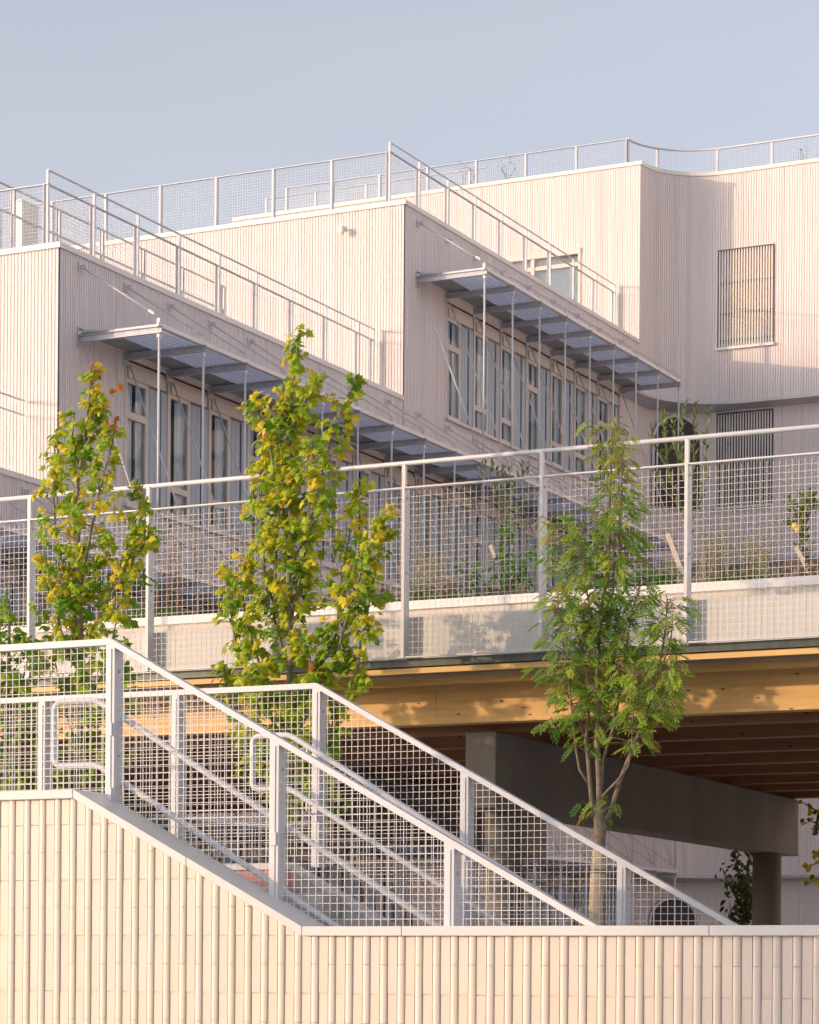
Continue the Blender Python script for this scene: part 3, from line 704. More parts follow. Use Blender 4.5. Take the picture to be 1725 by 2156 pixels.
# pink wall section and its cap
m=MB(); m.box((-9.9,16.02,.55),(-8.95,16.14,.745)); m.build('upstand',M['pink'],ST)
m=MB(); m.box((-9.92,16.0,.745),(-8.93,16.16,.79)); m.build('upstand_cap',M['cap'],ST)
for k in range(2):
    m=MB(); x0=-8.93+k*.42; z1=.58-k*.19; m.box((x0,16.0,GZ),(x0+.30,16.28,z1)); m.build('side_block',M['conc2'],ST)
def stair_rail(name,label,Y,posts,x0,xe,y_hr,hx,fl):
    ZT=2.076; sl=.547; xk=-8.92
    zt=lambda x: ZT if x<=xk else ZT-(x-xk)*sl
    root=thing(name,(xk,Y,GZ),label,'railing')
    for x in posts:
        t=zt(x); b=t-1.30
        m=MB(); pw=.062; m.quads([(x-pw/2,Y-.02,b),(x+pw/2,Y-.02,b),(x+pw/2,Y-.01,b),(x-pw/2,Y-.01,b),(x-pw/2,Y-.02,zt(x-pw/2)),(x+pw/2,Y-.02,zt(x+pw/2)),(x+pw/2,Y-.01,zt(x+pw/2)),(x-pw/2,Y-.01,zt(x-pw/2))],[(0,3,2,1),(4,5,6,7),(0,1,5,4),(1,2,6,5),(2,3,7,6),(3,0,4,7)])
        m.box((x+pw/2-.012,Y-.01,b),(x+pw/2,Y+.08,t-.03)); m.box((x-.012,Y-.026,b),(x+.010,Y-.02,t-.06))
        po=m.build('post',M['rail'],root)
        for q in (.08,.45,.85):
            m=MB(); z=b+(t-b)*q; m.tube([(x+pw/2+.001,Y+.03,z),(x+pw/2+.008,Y+.03,z)],.009,6)
            m.build('bolt',M['galv'],po)
    m=MB(); 
    for (a,b) in ((x0,xk),(xk,xe)):
        m.hexa([(a,Y-.022,zt(a)-.034),(b,Y-.022,zt(b)-.034),(b,Y+.04,zt(b)-.034),(a,Y+.04,zt(a)-.034),(a,Y-.022,zt(a)+.006),(b,Y-.022,zt(b)+.006),(b,Y+.04,zt(b)+.006),(a,Y+.04,zt(a)+.006)])
    m.build('top_rail',M['rail'],root)
    ed=[x0]+posts+[xe]; ed=sorted(set(ed))
    for a,b in zip(ed[:-1],ed[1:]):
        if b-a<.1: continue
        m=MB(); wiregrid(m,'X',Y+.012,a+.03,b-.02,lambda x:zt(x)-1.22,lambda x:zt(x)-.03,.0475,.0017)
        # wire ends hooked round the rail
        m.build('mesh_panel',M['wire'],root)
    # pair of tube handrails joined by a returned loop
    (xa,xb),(zu,zl),ms=hx
    xq=-5.3
    def rnd(c,d0,d1,r=.06,n=5):
        c=Vector(c); a=c+Vector(d0)*r; b=c+Vector(d1)*r
        return [a*(1-t)**2+c*2*t*(1-t)+b*t*t for t in [i/n for i in range(n+1)]]
    Yh=y_hr; dn=Vector((1,0,-ms)).normalized()
    pts=[(xq,Yh,zu-(xq-xb)*ms)]+rnd((xb,Yh,zu),dn,(-1,0,0),.05)+rnd((xa,Yh,zu),(1,0,0),(0,0,-1))+rnd((xa,Yh,zl),(0,0,1),(1,0,0))+rnd((xb,Yh,zl),(-1,0,0),dn,.05)+[(xq,Yh,zl-(xq-xb)*ms)]
    m=MB(); m.tube(pts,.0205,12); hr_=m.build('handrail',M['rail'],root)
    for x in posts[fl:]:
        for z0 in (zu,zl):
            m=MB()
            z=z0-max(0,(x+.0-xb))*ms
            m.bar((x-.02,Y,z-.10),(x-.02,Yh,z-.06),.012,.012); m.bar((x-.02,Yh,z-.065),(x-.02,Yh,z-.01),.012,.012,up=(0,1,0)); m.box((x-.02,Y-.032,z-.14),(x+.02,Y-.018,z-.06))
            m.build('handrail_bracket',M['rail'],root)
    return root
s1=stair_rail('stair_railing','white wire mesh stair railing standing on the near side, behind the tiled wall',13.785,[-12.415,-11.25,-10.085,-8.92,-7.755,-6.59,-5.425],-13.9,-5.0,13.87,((-9.40,-9.08),(1.715,1.315),.597),3)
s2=stair_rail('stair_railing','white wire mesh stair railing on the far side with the trees right behind it',16.45,[-12.415,-11.25,-10.085,-8.92,-7.755,-6.59,-5.425],-13.9,-5.0,16.34,((-9.38,-9.08),(1.712,1.332),.583),3)

# ------------------------------------------------------------ vegetation
MAPLE=[(0,0),(.2,-.07),(.44,.06),(.30,.24),(.60,.50),(.44,.49),(.27,.50),(.25,.66),(.14,.74),(0,1)]
def maple_leaf(mb,p,a,n,s,c):
    b=a.cross(n).normalized(); n=b.cross(a)
    ctr=p+a*(.35*s)
    cu=U(.10,.32); tp=U(.05,.3)
    def V(x,y): return p+a*(y*s)+b*(x*s)-n*(s*(cu*abs(x)+tp*y*y))
    R_=[V(x,y) for x,y in MAPLE]; L_=[V(-x,y) for x,y in MAPLE[1:-1]]
    out=R_+L_[::-1]
    base=len(mb.v); mb.v.append(tuple(ctr+n*(.03*s))); mb.v+= [tuple(q) for q in out]
    N=len(out)
    for i in range(N): mb.f.append((base,base+1+i,base+1+(i+1)%N)); mb.c.append(c); mb.sm.append(False)
def oval_leaf(mb,p,a,n,s,c,w=.5):
    b=a.cross(n)
    if b.length<1e-3: b=Vector((1,0,0))
    b.normalize(); n=b.cross(a)
    k=U(.1,.25)
    q=[p,p+a*.3*s+b*w*.42*s+n*k*.3*s,p+a*.65*s+b*w*.40*s+n*k*.2*s,p+a*s-n*.15*s,p+a*.65*s-b*w*.40*s+n*k*.2*s,p+a*.3*s-b*w*.42*s+n*k*.3*s,p+a*.5*s-n*.03*s]
    base=len(mb.v); mb.v+=[tuple(x) for x in q]
    for i in range(6): mb.f.append((base+6,base+i,base+(i+1)%6)); mb.c.append(c); mb.sm.append(False)
def pinnate(mb,st,p,a,n,s,c):
    b=a.cross(n)
    if b.length<1e-3: b=Vector((1,0,0))
    b.normalize(); n=b.cross(a)
    N=random.choice((5,6,6,7)); dr=U(.15,.55)
    def pos(t): return p+a*(t*s)-Vector((0,0,1))*(dr*s*t*t)
    for i in range(1,N+1):
        t=.22+.78*i/(N+.6); q=pos(t); l=s*.34*(1-.35*abs(t-.6))
        for sg in (1,-1):
            d=(b*sg*.92+a*.42-n*U(-.05,.25)).normalized()
            oval_leaf(mb,q,d,n,l,c,.44)
    oval_leaf(mb,pos(1.0),(pos(1)-pos(.9)).normalized(),n,s*.26,c,.46)
    st.bar(p,pos(.5),.0025,.0025,c=(1,1,1)); st.bar(pos(.5),pos(1),.002,.002)
def rv():
    while True:
        v=Vector((U(-1,1),U(-1,1),U(-1,1)))
        if .05<v.length<1: return v.normalized()
def lerp(a,b,t): return tuple(a[i]+(b[i]-a[i])*t for i in range(3))
def stem_pts(pxs,Y,dy=0,wob=.0):
    out=[]; n=len(pxs)
    for i,(x,y) in enumerate(pxs):
        out.append(atY(x,y,Y+dy*(i/(n-1)))+Vector((U(-wob,wob),0,0)))
    return out
def along(pts,step):
    L=0
    for a,b in zip(pts[:-1],pts[1:]):
        d=(b-a).length; s=(-L)%step
        while s<d:
            yield a+(b-a)*(s/d),(b-a).normalized(),L+s
            s+=step
        L+=d
def maple_tree(name,label,Y,trunk,stems,seed,dens=1.0,yel=.5,rmax=.30,group='young maples behind the stair',tr=.035,tips=()):
    random.seed(seed)
    base=trunk[0]; p0=atY(*base,Y)
    root=thing(name,(p0.x,Y,GZ),label,'tree',group)
    tb=MB(); tp=[Vector((p0.x+.02,Y,GZ))]+stem_pts(trunk,Y)
    n=len(tp); tb.tube(tp,[tr*(1-.82*i/(n-1)) for i in range(n)],8)
    lf=MB(); fo=MB()
    allst=[(tp[1:],rmax,1.0)]
    for (pxs,dy,rm) in stems:
        sp=stem_pts(pxs,Y+random.choice((-.02,.02)),dy,.01)
        n=len(sp); tb.tube(sp,[.013*(1-.75*i/(n-1)) for i in range(n)],6)
        allst.append((sp,rm,1.0))
    ztop=max(s[0][-1].z for s in allst); 
    for sp,rm,dn in allst:
        Ltot=sum((b-a).length for a,b in zip(sp[:-1],sp[1:]))
        for p,d,s in along(sp,.034/(dens*dn)):
            if p.z<-.2: continue
            frac=s/Ltot
            rad=rm*(1.0-.75*max(0,frac-.45)/.55)*U(.3,1.25)
            if frac<.12: rad*=.7
            az=U(0,2*math.pi); up=U(-.05,.75)
            dirn=Vector((math.cos(az),math.sin(az)*.9,up)).normalized()
            tip=p+dirn*rad
            tb.tube([p,p+dirn*rad*.5+Vector((0,0,.01)),tip],[.004,.003,.0015],4,caps=False)
            nl=random.choice((5,6,7,8,9))
            tone=R()
            for k in range(nl):
                t=U(.7,1.1); q=p+dirn*rad*t+rv()*U(.02,.06)
                out=Vector((dirn.x,dirn.y,0))*.8+rv()*.7+Vector((0,0,-.55)); out.normalize()
                nn=(Vector((-.25,-.5,.6))+Vector((dirn.x,dirn.y,0))*.5+rv()*.6).normalized()
                size=U(.042,.078)
                ye=yel*.75+ (q.z/5.5)*.22 + (tone-.5)*.55 + U(-.2,.2)
                green=(.17,.36,.03); gy=(.44,.52,.035); yl=(.78,.58,.04)
                ye+=.09
                if ye<.32: c=lerp((.09,.24,.03),green,max(0,ye)/.32)
                elif ye<.7: c=lerp(green,gy,(ye-.32)/.38)
                else: c=lerp(gy,yl,min(1,(ye-.7)/.35))
                if R()<.003: c=(.42,.14,.03)
                k_=U(.95,1.25); c=(c[0]*k_,c[1]*k_,c[2]*k_)
                maple_leaf(lf,q,out,nn,size,c)
    for (x,y,n_) in tips:
        c0=atY(x,y,Y)
        for _ in range(n_): maple_leaf(lf,c0+rv()*.05,(rv()*.6+Vector((0,0,-.5))).normalized(),(rv()*.5+Vector((-.3,-.6,.4))).normalized(),U(.05,.08),random.choice(((.50,.17,.03),(.62,.26,.04),(.40,.12,.03))))
    tb.build('trunk',M['barkm'],root); lf.build('foliage',M['leaf'],root)
    return root
def along_px(l): return l
# left maple
maple_tree('maple_tree','tall narrow maple with orange leaf tips in front of the pale corner at the left',17.95,
 [(168,1560),(172,1400),(166,1250),(164,1130),(163,1020),(178,930),(187,850),(192,775)],
 [([(168,1240),(190,1120),(212,1030),(238,930),(240,900)],-.15,.20),
  ([(165,1330),(140,1220),(118,1120),(112,1000),(117,905)],.15,.20),
  ([(172,1380),(215,1290),(248,1210),(275,1130),(298,1060),(302,1020)],.1,.22),
  ([(168,1420),(130,1330),(105,1240),(95,1170)],-.2,.22),
  ([(240,1250),(265,1200),(300,1150),(318,1110)],.1,.14),
  ([(168,1500),(225,1400),(240,1320),(250,1270)],-.15,.25),
  ([(170,1600),(140,1500),(120,1420),(110,1360)],.2,.30),
  ([(170,1640),(220,1560),(250,1480),(265,1400)],.15,.25),
  ([(168,1680),(120,1640),(80,1580),(60,1500)],-.1,.3),
  ([(168,1720),(190,1660),(200,1560)],.3,.3),
  ([(178,960),(200,880),(205,830)],.05,.14),([(172,1000),(150,930),(160,870)],-.05,.15)],5,1.15,.56,.26,tips=((196,778,7),(192,790,6),(243,822,3),(232,905,7),(232,880,4)))
maple_tree('maple_tree','broad maple with many upright yellow green shoots near the middle of the deck railing',17.95,
 [(605,1680),(608,1500),(612,1380),(607,1250),(612,1130),(612,1020),(610,920),(616,820),(628,720),(632,695)],
 [([(615,1300),(640,1180),(660,1080),(680,990),(705,900),(735,830),(752,790)],.15,.22),
  ([(605,1400),(575,1300),(580,1180),(588,1060),(570,940),(540,860),(530,830)],-.15,.22),
  ([(610,1500),(665,1430),(712,1330),(715,1250),(728,1160),(748,1060),(762,1020)],.1,.15),
  ([(640,1490),(710,1380),(740,1270),(765,1190),(800,1110),(825,1075)],-.1,.15),
  ([(745,1470),(758,1350),(785,1240),(800,1160),(815,1110)],.0,.12),
  ([(600,1560),(540,1460),(495,1350),(480,1250),(472,1190)],.15,.17),
  ([(600,1500),(555,1420),(520,1310),(510,1230),(520,1170)],-.15,.16),
  ([(605,1340),(560,1240),(548,1130),(545,1020),(560,930)],.1,.2),
  ([(612,1200),(650,1120),(655,1010),(660,930)],-.2,.2),
  ([(612,1130),(585,1040),(590,940)],.2,.2),
  ([(605,1700),(560,1640),(510,1560),(480,1460),(470,1400)],.1,.2),
  ([(607,1700),(650,1640),(690,1560),(710,1480)],.15,.2),
  ([(605,1640),(560,1560),(530,1480),(540,1400)],-.2,.22),
  ([(607,1580),(650,1500),(660,1420),(650,1350)],-.15,.22),
  ([(607,1760),(640,1700),(680,1650)],.1,.25),
  ([(612,900),(645,840),(660,790)],.0,.14),([(612,940),(590,870),(600,800)],.05,.14)],8,1.15,.58,.26)
maple_tree('maple_tree','low green maple top cut by the left edge of the picture',17.7,
 [(8,1700),(10,1600),(15,1500),(18,1400),(20,1300),(18,1262)],
 [([(12,1560),(40,1470),(60,1390),(62,1340)],.1,.22),([(12,1520),(-10,1430),(-15,1340)],.0,.2),([(12,1640),(50,1580),(75,1510)],.2,.28),([(10,1690),(-20,1600),(-30,1500)],.0,.28),
  ([(10,1720),(60,1680),(100,1620)],.2,.28)],21,1.1,.32,.22)
# rowan
random.seed(3)
YR=17.6
p0=atY(1262,1790,YR)
rw_=thing('rowan_tree',(p0.x,YR,GZ),'rowan tree with feathery green leaves and several stems rising from a wrapped trunk','tree')
tb=MB(); wr=MB(); lf=MB(); ts=MB()
tb.tube([Vector((p0.x,YR,GZ)),atY(1262,1900,YR),atY(1262,1790,YR),atY(1264,1740,YR),atY(1263,1700,YR)],[.05,.046,.042,.048,.035],12)
wr.tube([Vector((p0.x-.01,YR,GZ)),atY(1257,1945,YR),atY(1259,1850,YR),atY(1262,1790,YR)],[.066,.062,.056,.050],16)
wo=wr.build('trunk_wrap',M['wrap'],rw_)
m=MB()
for y in (1832,1838): c=atY(1260,y,YR); m.tube([c-Vector((0,0,.004)),c+Vector((0,0,.004))],.0585,16)
m.build('tie_cord',M['bark'],wo)
ST_=[([(1264,1745),(1246,1690),(1239,1600),(1233,1560),(1240,1500),(1240,1440),(1230,1380),(1226,1300)],.0,.020,.35),
 ([(1262,1720),(1262,1650),(1259,1560),(1262,1480),(1258,1420),(1263,1300),(1283,1200),(1285,1080),(1287,960),(1289,885)],.05,.026,.42),
 ([(1266,1745),(1286,1708),(1302,1650),(1322,1600),(1346,1540),(1367,1490),(1386,1420),(1400,1330),(1405,1260)],.1,.022,.48),
 ([(1266,1680),(1300,1643),(1322,1614),(1331,1575),(1332,1510),(1340,1420)],-.1,.012,.45),
 ([(1264,1700),(1271,1600),(1285,1555),(1297,1500),(1312,1420),(1330,1300),(1350,1225)],.15,.015,.5),
 ([(1240,1650),(1222,1620),(1214,1580),(1206,1510),(1196,1420),(1182,1330),(1172,1250)],-.12,.012,.4),
 ([(1263,1310),(1290,1250),(1302,1180),(1305,1080),(1311,960)],-.05,.012,.1),
 ([(1283,1560),(1297,1520),(1292,1440),(1296,1360),(1300,1280)],.2,.012,.3),
 ([(1228,1380),(1205,1300),(1195,1220),(1178,1140),(1160,1090)],.1,.008,.1),
 ([(1250,1330),(1235,1240),(1225,1150),(1228,1100)],-.1,.008,.1),
 ([(1395,1400),(1415,1340),(1420,1270)],.0,.008,.1),
 ([(1283,1000),(1262,930),(1252,880)],.0,.005,.3),([(1300,1000),(1316,940),(1325,905)],.05,.005,.3),
 ([(1233,1560),(1215,1500),(1185,1440),(1165,1395)],.1,.008,.2),
 ([(1345,1540),(1375,1500),(1400,1450),(1415,1400)],-.1,.010,.1),([(1320,1600),(1350,1570),(1375,1545)],.1,.007,.3),
 ([(1215,1560),(1190,1540),(1150,1528),(1140,1530)],.0,.005,.5),
 ([(1262,1700),(1245,1715),(1240,1725)],-.05,.005,.3),([(1266,1720),(1280,1700),(1292,1690)],-.1,.005,.3)]
for pxs,dy,r0,bare in ST_:
    sp=stem_pts(pxs,YR,dy,.006); n=len(sp); tb.tube(sp,[r0*(1-.8*i/(n-1)) for i in range(n)],8)
    L=sum((b-a).length for a,b in zip(sp[:-1],sp[1:]))
    for p,d,s in along(sp,.0235 if L>.5 else .045):
        if s/L<bare: continue
        fr_=s/L
        up=p.z>3.55
        for _ in range(2):
            az=U(0,2*math.pi)
            rad=U(.01,.13)*(1 if not up else .45)
            if abs(p.z-2.6)<.75: rad*=1.2
            dirn=Vector((math.cos(az),math.sin(az),U(.1,.8))).normalized(); q=p+dirn*rad
            if rad>.05: tb.tube([p,q],[.0035,.002],4,caps=False)
            for k in range(random.choice((1,1,2))):
                aa=az+U(-.9,.9); a=Vector((math.cos(aa),math.sin(aa),U(-.9,.35))).normalized()
                nn=(Vector((-.15,-.45,.8))+rv()*.45).normalized()
                if up or R()<.12: c=lerp((.24,.44,.05),(.62,.60,.08),U(0,1))
                else: c=lerp((.12,.32,.05),(.50,.64,.08),R()**1.3)
                if R()<.03: c=(.45,.30,.05)
                pinnate(lf,ts,q,a,nn,U(.09,.14)*(.8 if up else 1),c)
tb.build('trunk',M['bark'],rw_); fo_=lf.build('foliage',M['leaf'],rw_); ts.build('leaf_stalk',M['redstem'],fo_)

# planting on the deck
YP=22.85
def shrub(name,label,cat,stems,Y,lsize,cols,seed,kind='oval',rad=.08,step=.03,bark='bark',r0=.007,w=.5,group=None,fruit=None,upright=.7,z0=3.40):
    random.seed(seed)
    b0=stem_pts(stems[0][:1]+stems[0][:1],Y)[0]
    root=thing(name,(b0.x,Y,z0),label,cat,group); tb=MB(); lf=MB()
    for pxs in stems:
        sp=stem_pts(pxs,Y,U(-.15,.15),.004); n=len(sp)
        if pxs is stems[0]: sp=[Vector((sp[0].x,Y,min(z0,sp[0].z-.01)))]+sp; n+=1
        tb.tube(sp,[r0*(1-.7*i/(n-1)) for i in range(n)],6)
        L=sum((b-a).length for a,b in zip(sp[:-1],sp[1:]))
        if lsize<=0: continue
        for p,d,s in along(sp,step):
            if s/L<.12: continue
            az=U(0,2*math.pi); out=Vector((math.cos(az),math.sin(az),0)); q=p+out*U(0,rad)+rv()*.01
            a=(out*(1-upright)+Vector((0,0,upright))+rv()*.3).normalized() if upright>0 else (out+Vector((0,0,upright))+rv()*.3).normalized()
            nn=(out*-.4+Vector((0,0,1))+rv()*.5).normalized()
            c=lerp(cols[0],cols[1],R()); oval_leaf(lf,q,a,nn,lsize*U(.7,1.2),c,w)
    tb.build('stems',M[bark],root)
    if lsize>0: lf.build('foliage',M['leaf'],root)
    if fruit:
        for (fx,fy,fs) in fruit:
            c=atY(fx,fy,Y-.1); m=MB()
            m.tube([c+Vector((0,0,fs*math.cos(t)*.95)) for t in [math.pi*i/8 for i in range(9)]],[max(.001,fs*math.sin(math.pi*i/8)) for i in range(9)],12)
            m.build('fruit',M['apple'],root)
    return root
GA=((.10,.17,.05),(.30,.34,.12))
shrub('apple_tree','young apple tree with upright pale green shoots rising above the deck handrail','tree',
 [[(1455,1225),(1450,1130),(1455,1060),(1440,1000),(1435,940),(1438,850)],[(1450,1110),(1425,1060),(1408,990),(1398,900),(1395,870)],[(1455,1080),(1462,1000),(1462,930),(1463,850)],[(1455,1100),(1478,1050),(1488,980),(1490,900),(1490,858)],[(1408,990),(1385,950),(1372,920),(1370,905)],[(1440,1010),(1425,950),(1418,880)],[(1425,1060),(1400,1030),(1385,1010),(1375,990)]],
 YP,.07,((.09,.16,.045),(.34,.38,.14)),31,rad=.022,step=.019,group='fruit trees on the deck')
shrub('apple_tree','small round apple tree with yellow fruit at the right end of the planter','tree',
 [[(1705,1225),(1695,1190),(1690,1130),(1692,1095)],[(1692,1130),(1675,1110),(1655,1105)],[(1692,1110),(1705,1080),(1712,1055),(1718,1080)],[(1692,1110),(1690,1070),(1695,1040)],[(1690,1110),(1675,1085),(1665,1060),(1660,1050)],[(1692,1100),(1700,1070),(1705,1045)]],
 YP,.075,((.10,.18,.05),(.30,.34,.09)),32,rad=.06,step=.009,r0=.016,group='fruit trees on the deck',fruit=[(1676,1108,.038),(1681,1115,.035)])
shrub('pear_tree','slim pear tree with grey green leaves rising over the railing left of the rowan','tree',
 [[(1065,1250),(1062,1180),(1060,1100),(1055,1030),(1040,985)],[(1060,1080),(1040,1030),(1022,990),(1020,965)],[(1062,1100),(1080,1040),(1098,1000),(1105,975)],[(1060,1130),(1085,1080),(1110,1050),(1120,1030)],[(1058,1060),(1065,1010),(1060,985)]],
 YP+.2,.07,((.08,.12,.05),(.24,.26,.12)),33,rad=.08,step=.014,group='fruit trees on the deck')
shrub('lilac_bush','bright green leafy bush with broad drooping leaves behind the middle deck railing','bush',
 [[(1070,1255),(1068,1200),(1062,1150),(1060,1100)],[(1072,1255),(1090,1210),(1100,1170),(1112,1150)],[(1068,1255),(1050,1220),(1040,1190)],[(1072,1240),(1085,1200),(1075,1160)],[(1066,1150),(1072,1120),(1070,1090)],[(1095,1250),(1105,1210),(1118,1180)]],
 YP-.25,.10,((.07,.20,.03),(.20,.40,.06)),34,rad=.07,step=.018,w=.62,upright=-.5)
shrub('leafy_shoot','single leafy green shoot standing between two window stripes in the planter','plant',
 [[(978,1250),(982,1210),(975,1180),(970,1160)],[(980,1230),(990,1200),(998,1180)],[(984,1250),(994,1225),(1000,1205)]],YP-.3,.085,((.07,.18,.03),(.18,.34,.06)),35,rad=.05,step=.022,w=.6,upright=-.3)
for i,(x0,x1,h,cc,lab,sd) in enumerate(((866,905,42,((.08,.22,.03),(.24,.42,.07)),'low bright green bush just right of the middle deck post',41),(925,965,48,((.30,.17,.10),(.40,.30,.18)),'russet flowering bush at the planter edge between two greens',42),(1000,1045,36,((.28,.17,.10),(.30,.34,.14)),'low russet and green bush left of the bright leafy bush',43),(1330,1420,48,((.07,.20,.03),(.22,.40,.07)),'dark green leafy bush in the planter right behind the rowan',44),(1495,1570,30,((.10,.22,.04),(.28,.42,.09)),'low green bush under the fennel clumps',45))):
    random.seed(sd); st=[]
    for k in range(int((x1-x0)/4)):
        x=U(x0,x1); yb=1262-(x-860)*.052+8; st.append([(x,yb),(x+U(-6,6),yb-h*U(.4,.6)),(x+U(-10,10),yb-h*U(.7,1.1))])
    shrub('leafy_bush',lab,'bush',st,YP-.2,.06,cc,sd,rad=.07,step=.018,w=.6,upright=-.2,r0=.004,group='bushes in the planter')
# red stemmed dogwoods
random.seed(77)
for i,(x0,x1,nn_,lab) in enumerate(((360,470,7,'red stemmed dogwood with few leaves between the two big maples, left one'),(480,540,5,'red stemmed dogwood close to the left of the broad maple'),(320,365,5,'thin leafy dogwood just right of the left maple'))):
    st=[]
    for k in range(nn_):
        x=U(x0,x1); y0_=1300-(x-320)*.06; h=U(90,230) if i!=2 else U(60,150); st.append([(x,y0_),(x+U(-8,8),y0_-h*.5),(x+U(-14,14),y0_-h)])
    shrub('dogwood_shrub',lab,'shrub',st,YP,.065,((.07,.14,.03),(.22,.24,.07)),50+i,rad=.04,step=.075,bark='redstem',r0=.006,group='dogwoods in the planter',upright=-.4)
# feathery umbel plants
def feathery(label,px0,px1,py0,py1,n,seed,cols,group='feathery plants in the planter'):
    random.seed(seed); b=atY((px0+px1)/2,py1,YP); root=thing('fennel_plant',(b.x,YP,3.4),label,'plant',group); tb=MB(); lf=MB()
    for i in range(n):
        x=U(px0,px1); yy=YP+U(-.3,.3); p=atY(x,py1,yy); p.z=3.4; q=atY(x+U(-14,14),U(py0,py0+.5*(py1-py0)),yy)
        mid=(p+q)/2+rv()*.03; tb.tube([p,mid,q],[.004,.003,.0015],4,caps=False)
        for k in range(26):
            t=U(.3,1); c0=p+(q-p)*t; d=(rv()+Vector((0,0,.4))).normalized(); l=U(.03,.09); e=c0+d*l
            c=lerp(cols[0],cols[1],R()); 
            for _ in range(3): oval_leaf(lf,c0+(e-c0)*U(.4,1),(d+rv()*.6).normalized(),rv(),U(.012,.03),c,.35)
        for k in range(16):
            u=Vector((U(-.05,.05),U(-.05,.05),U(-.005,.015))); oval_leaf(lf,q+u,rv(),Vector((0,0,1)),U(.012,.022),cols[2],.8)
    tb.build('stems',M['stake'],root); lf.build('foliage',M['leaf'],root)
FC=((.22,.25,.10),(.38,.36,.18),(.50,.42,.25))
feathery('hazy dry fennel clump right of the tall railing post, near slatted window',1460,1535,1120,1225,26,61,FC)
feathery('hazy fennel clump with pale umbels further right in the planter',1540,1615,1125,1222,24,62,FC)
feathery('pale feathery plant at the left of the tall windows by the middle post',865,925,1150,1262,20,63,FC)
feathery('dry feathery seed heads above the planter next to the rowan',1385,1432,1180,1235,12,64,FC)
# ground cover
random.seed(91); gc=MB()
for i in range(15000):
    x=U(-19,-3.5); y=U(22.35,23.3)
    h=.07+.16*abs(math.sin(x*2.3)+.5*math.sin(x*5.1+1)); 
    if math.sin(x*1.7+2)+.6*math.sin(x*4.3)<-.9 and R()<.8: continue
    p=Vector((x,y,3.41+U(0,h)))
    f=.5+.5*math.sin(x*3.1+1.3*math.sin(x*1.1)); c=lerp((.06,.17,.025),(.17,.32,.05),R()) if f<.72 else lerp((.20,.12,.08),(.34,.24,.16),R())
    oval_leaf(gc,p,(rv()+Vector((0,0,.6))).normalized(),rv(),U(.035,.085),c,.55)
tag(gc.build('planter_ground_cover',M['leaf']),'low mixed green and russet ground cover filling the deck planter','ground cover',kind='stuff')
# wisps on the highest roof
for (x0,x1,y0_,y1_,n_,lab) in ((965,1015,330,395,5,'thin bare twiggy roof plant against the sky, left one'),(1040,1090,328,385,5,'thin bare twiggy roof plant against the sky, right of the first'),(1680,1700,303,345,4,'thin twiggy roof plant against the sky near the right edge')):
    random.seed(x0); st=[[(U(x0,x1),y1_+8),(U(x0,x1),(y0_+y1_)/2),(U(x0-8,x1+8),U(y0_,y0_+25))] for _ in range(n_)]
    shrub('roof_plant',lab,'plant',st,53.0,.05,((.20,.10,.08),(.28,.18,.12)),x0,rad=.12,step=.16,r0=.006,group='plants on the highest roof',z0=16.72)
# stakes
for (a,b,lab,w_) in (((1407,1125),(1448,1232),'diagonal pale timber stake tied beside the tall railing post',.045),((1677,1152),(1716,1225),'diagonal pale timber stake under the small apple tree at right',.04),((1034,1148),(1047,1185),'short diagonal white stake by the pear tree',.035)):
    p=atY(*a,YP-.1);q=atY(*b,YP-.1); m=MB(); m.bar(p,q,w_,w_,up=(0,1,0)); m.bar(p+(q-p)*.62+Vector((0,-.0,0)),p+(q-p)*.64,w_+.012,w_+.012,up=(0,1,0))
    tag(m.build('timber_stake',M['stake']),lab,'stake','tree stakes in the planter')
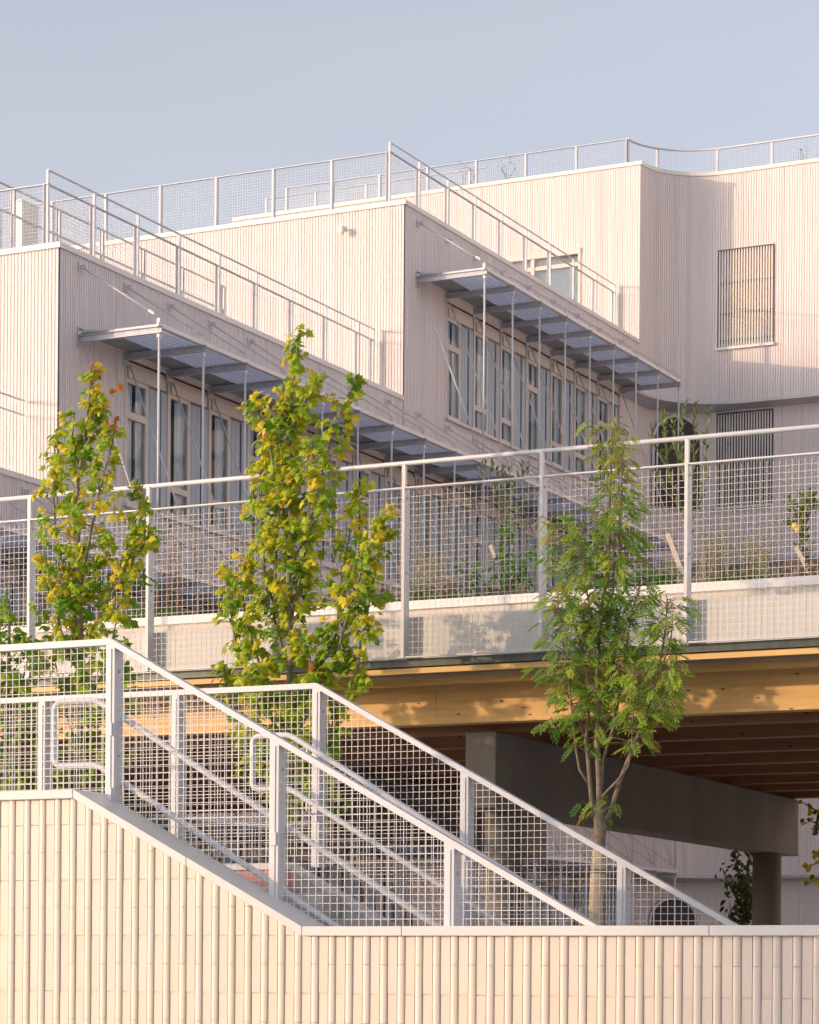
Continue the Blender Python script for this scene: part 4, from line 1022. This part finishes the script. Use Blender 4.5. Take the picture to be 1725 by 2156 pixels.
# small tree under the deck and yellow linden at right
def back_tree(name,label,Y,base,stems,seed,lsize,cols,step,rad,r0=.02,yl=0):
    random.seed(seed); p0=atY(*base,Y); root=thing(name,(p0.x,Y,GZ),label,'tree'); tb=MB(); lf=MB()
    for j,pxs in enumerate(stems):
        sp=stem_pts(pxs,Y,U(-.3,.3),.01)
        if j==0: sp=[Vector((p0.x,Y,GZ))]+sp
        n=len(sp); tb.tube(sp,[r0*(1-.8*i/(n-1)) for i in range(n)],6)
        for p,d,s in along(sp,step):
            if p.z<.4 : continue
            for _ in range(2):
                q=p+rv()*U(.02,rad); c=lerp(cols[0],cols[1],R())
                if R()<yl: c=lerp((.72,.52,.03),(.85,.68,.05),R())
                oval_leaf(lf,q,(rv()*.7+Vector((0,0,-.6))).normalized(),(rv()*.6+Vector((.3,-.7,.4))).normalized(),lsize*U(.7,1.2),c,.75 if yl else .5)
    tb.build('trunk',M['bark'],root); lf.build('foliage',M['leaf'],root)
back_tree('slim_tree','slim dark leaved tree beside the far round column under the deck',29.9,(1570,1960),
 [[(1572,1980),(1568,1900),(1575,1820),(1580,1760),(1578,1740)],[(1570,1930),(1550,1890),(1530,1850),(1522,1830)],[(1570,1900),(1560,1860),(1550,1800),(1545,1770)],[(1572,1940),(1590,1890),(1585,1850)],[(1568,1950),(1545,1930),(1535,1900)],[(1572,1920),(1580,1880),(1570,1840)],[(1575,1935),(1583,1900),(1575,1870)]],71,.085,((.05,.09,.025),(.12,.16,.04)),.02,.10)
back_tree('linden_tree','yellow leaved linden branches hanging into view at the right edge under the deck',27.0,(1790,1950),
 [[(1790,1980),(1785,1850),(1780,1720),(1770,1600)],[(1780,1760),(1750,1735),(1725,1712),(1705,1700),(1692,1690)],[(1780,1780),(1745,1755),(1722,1735),(1700,1725)],[(1785,1860),(1750,1850),(1720,1852),(1698,1862)],[(1785,1830),(1740,1812),(1715,1820),(1692,1828)],[(1725,1712),(1722,1735),(1715,1745)],[(1750,1800),(1728,1790),(1718,1795)]],72,.085,((.08,.16,.03),(.16,.26,.04)),.075,.07,.02,.68)
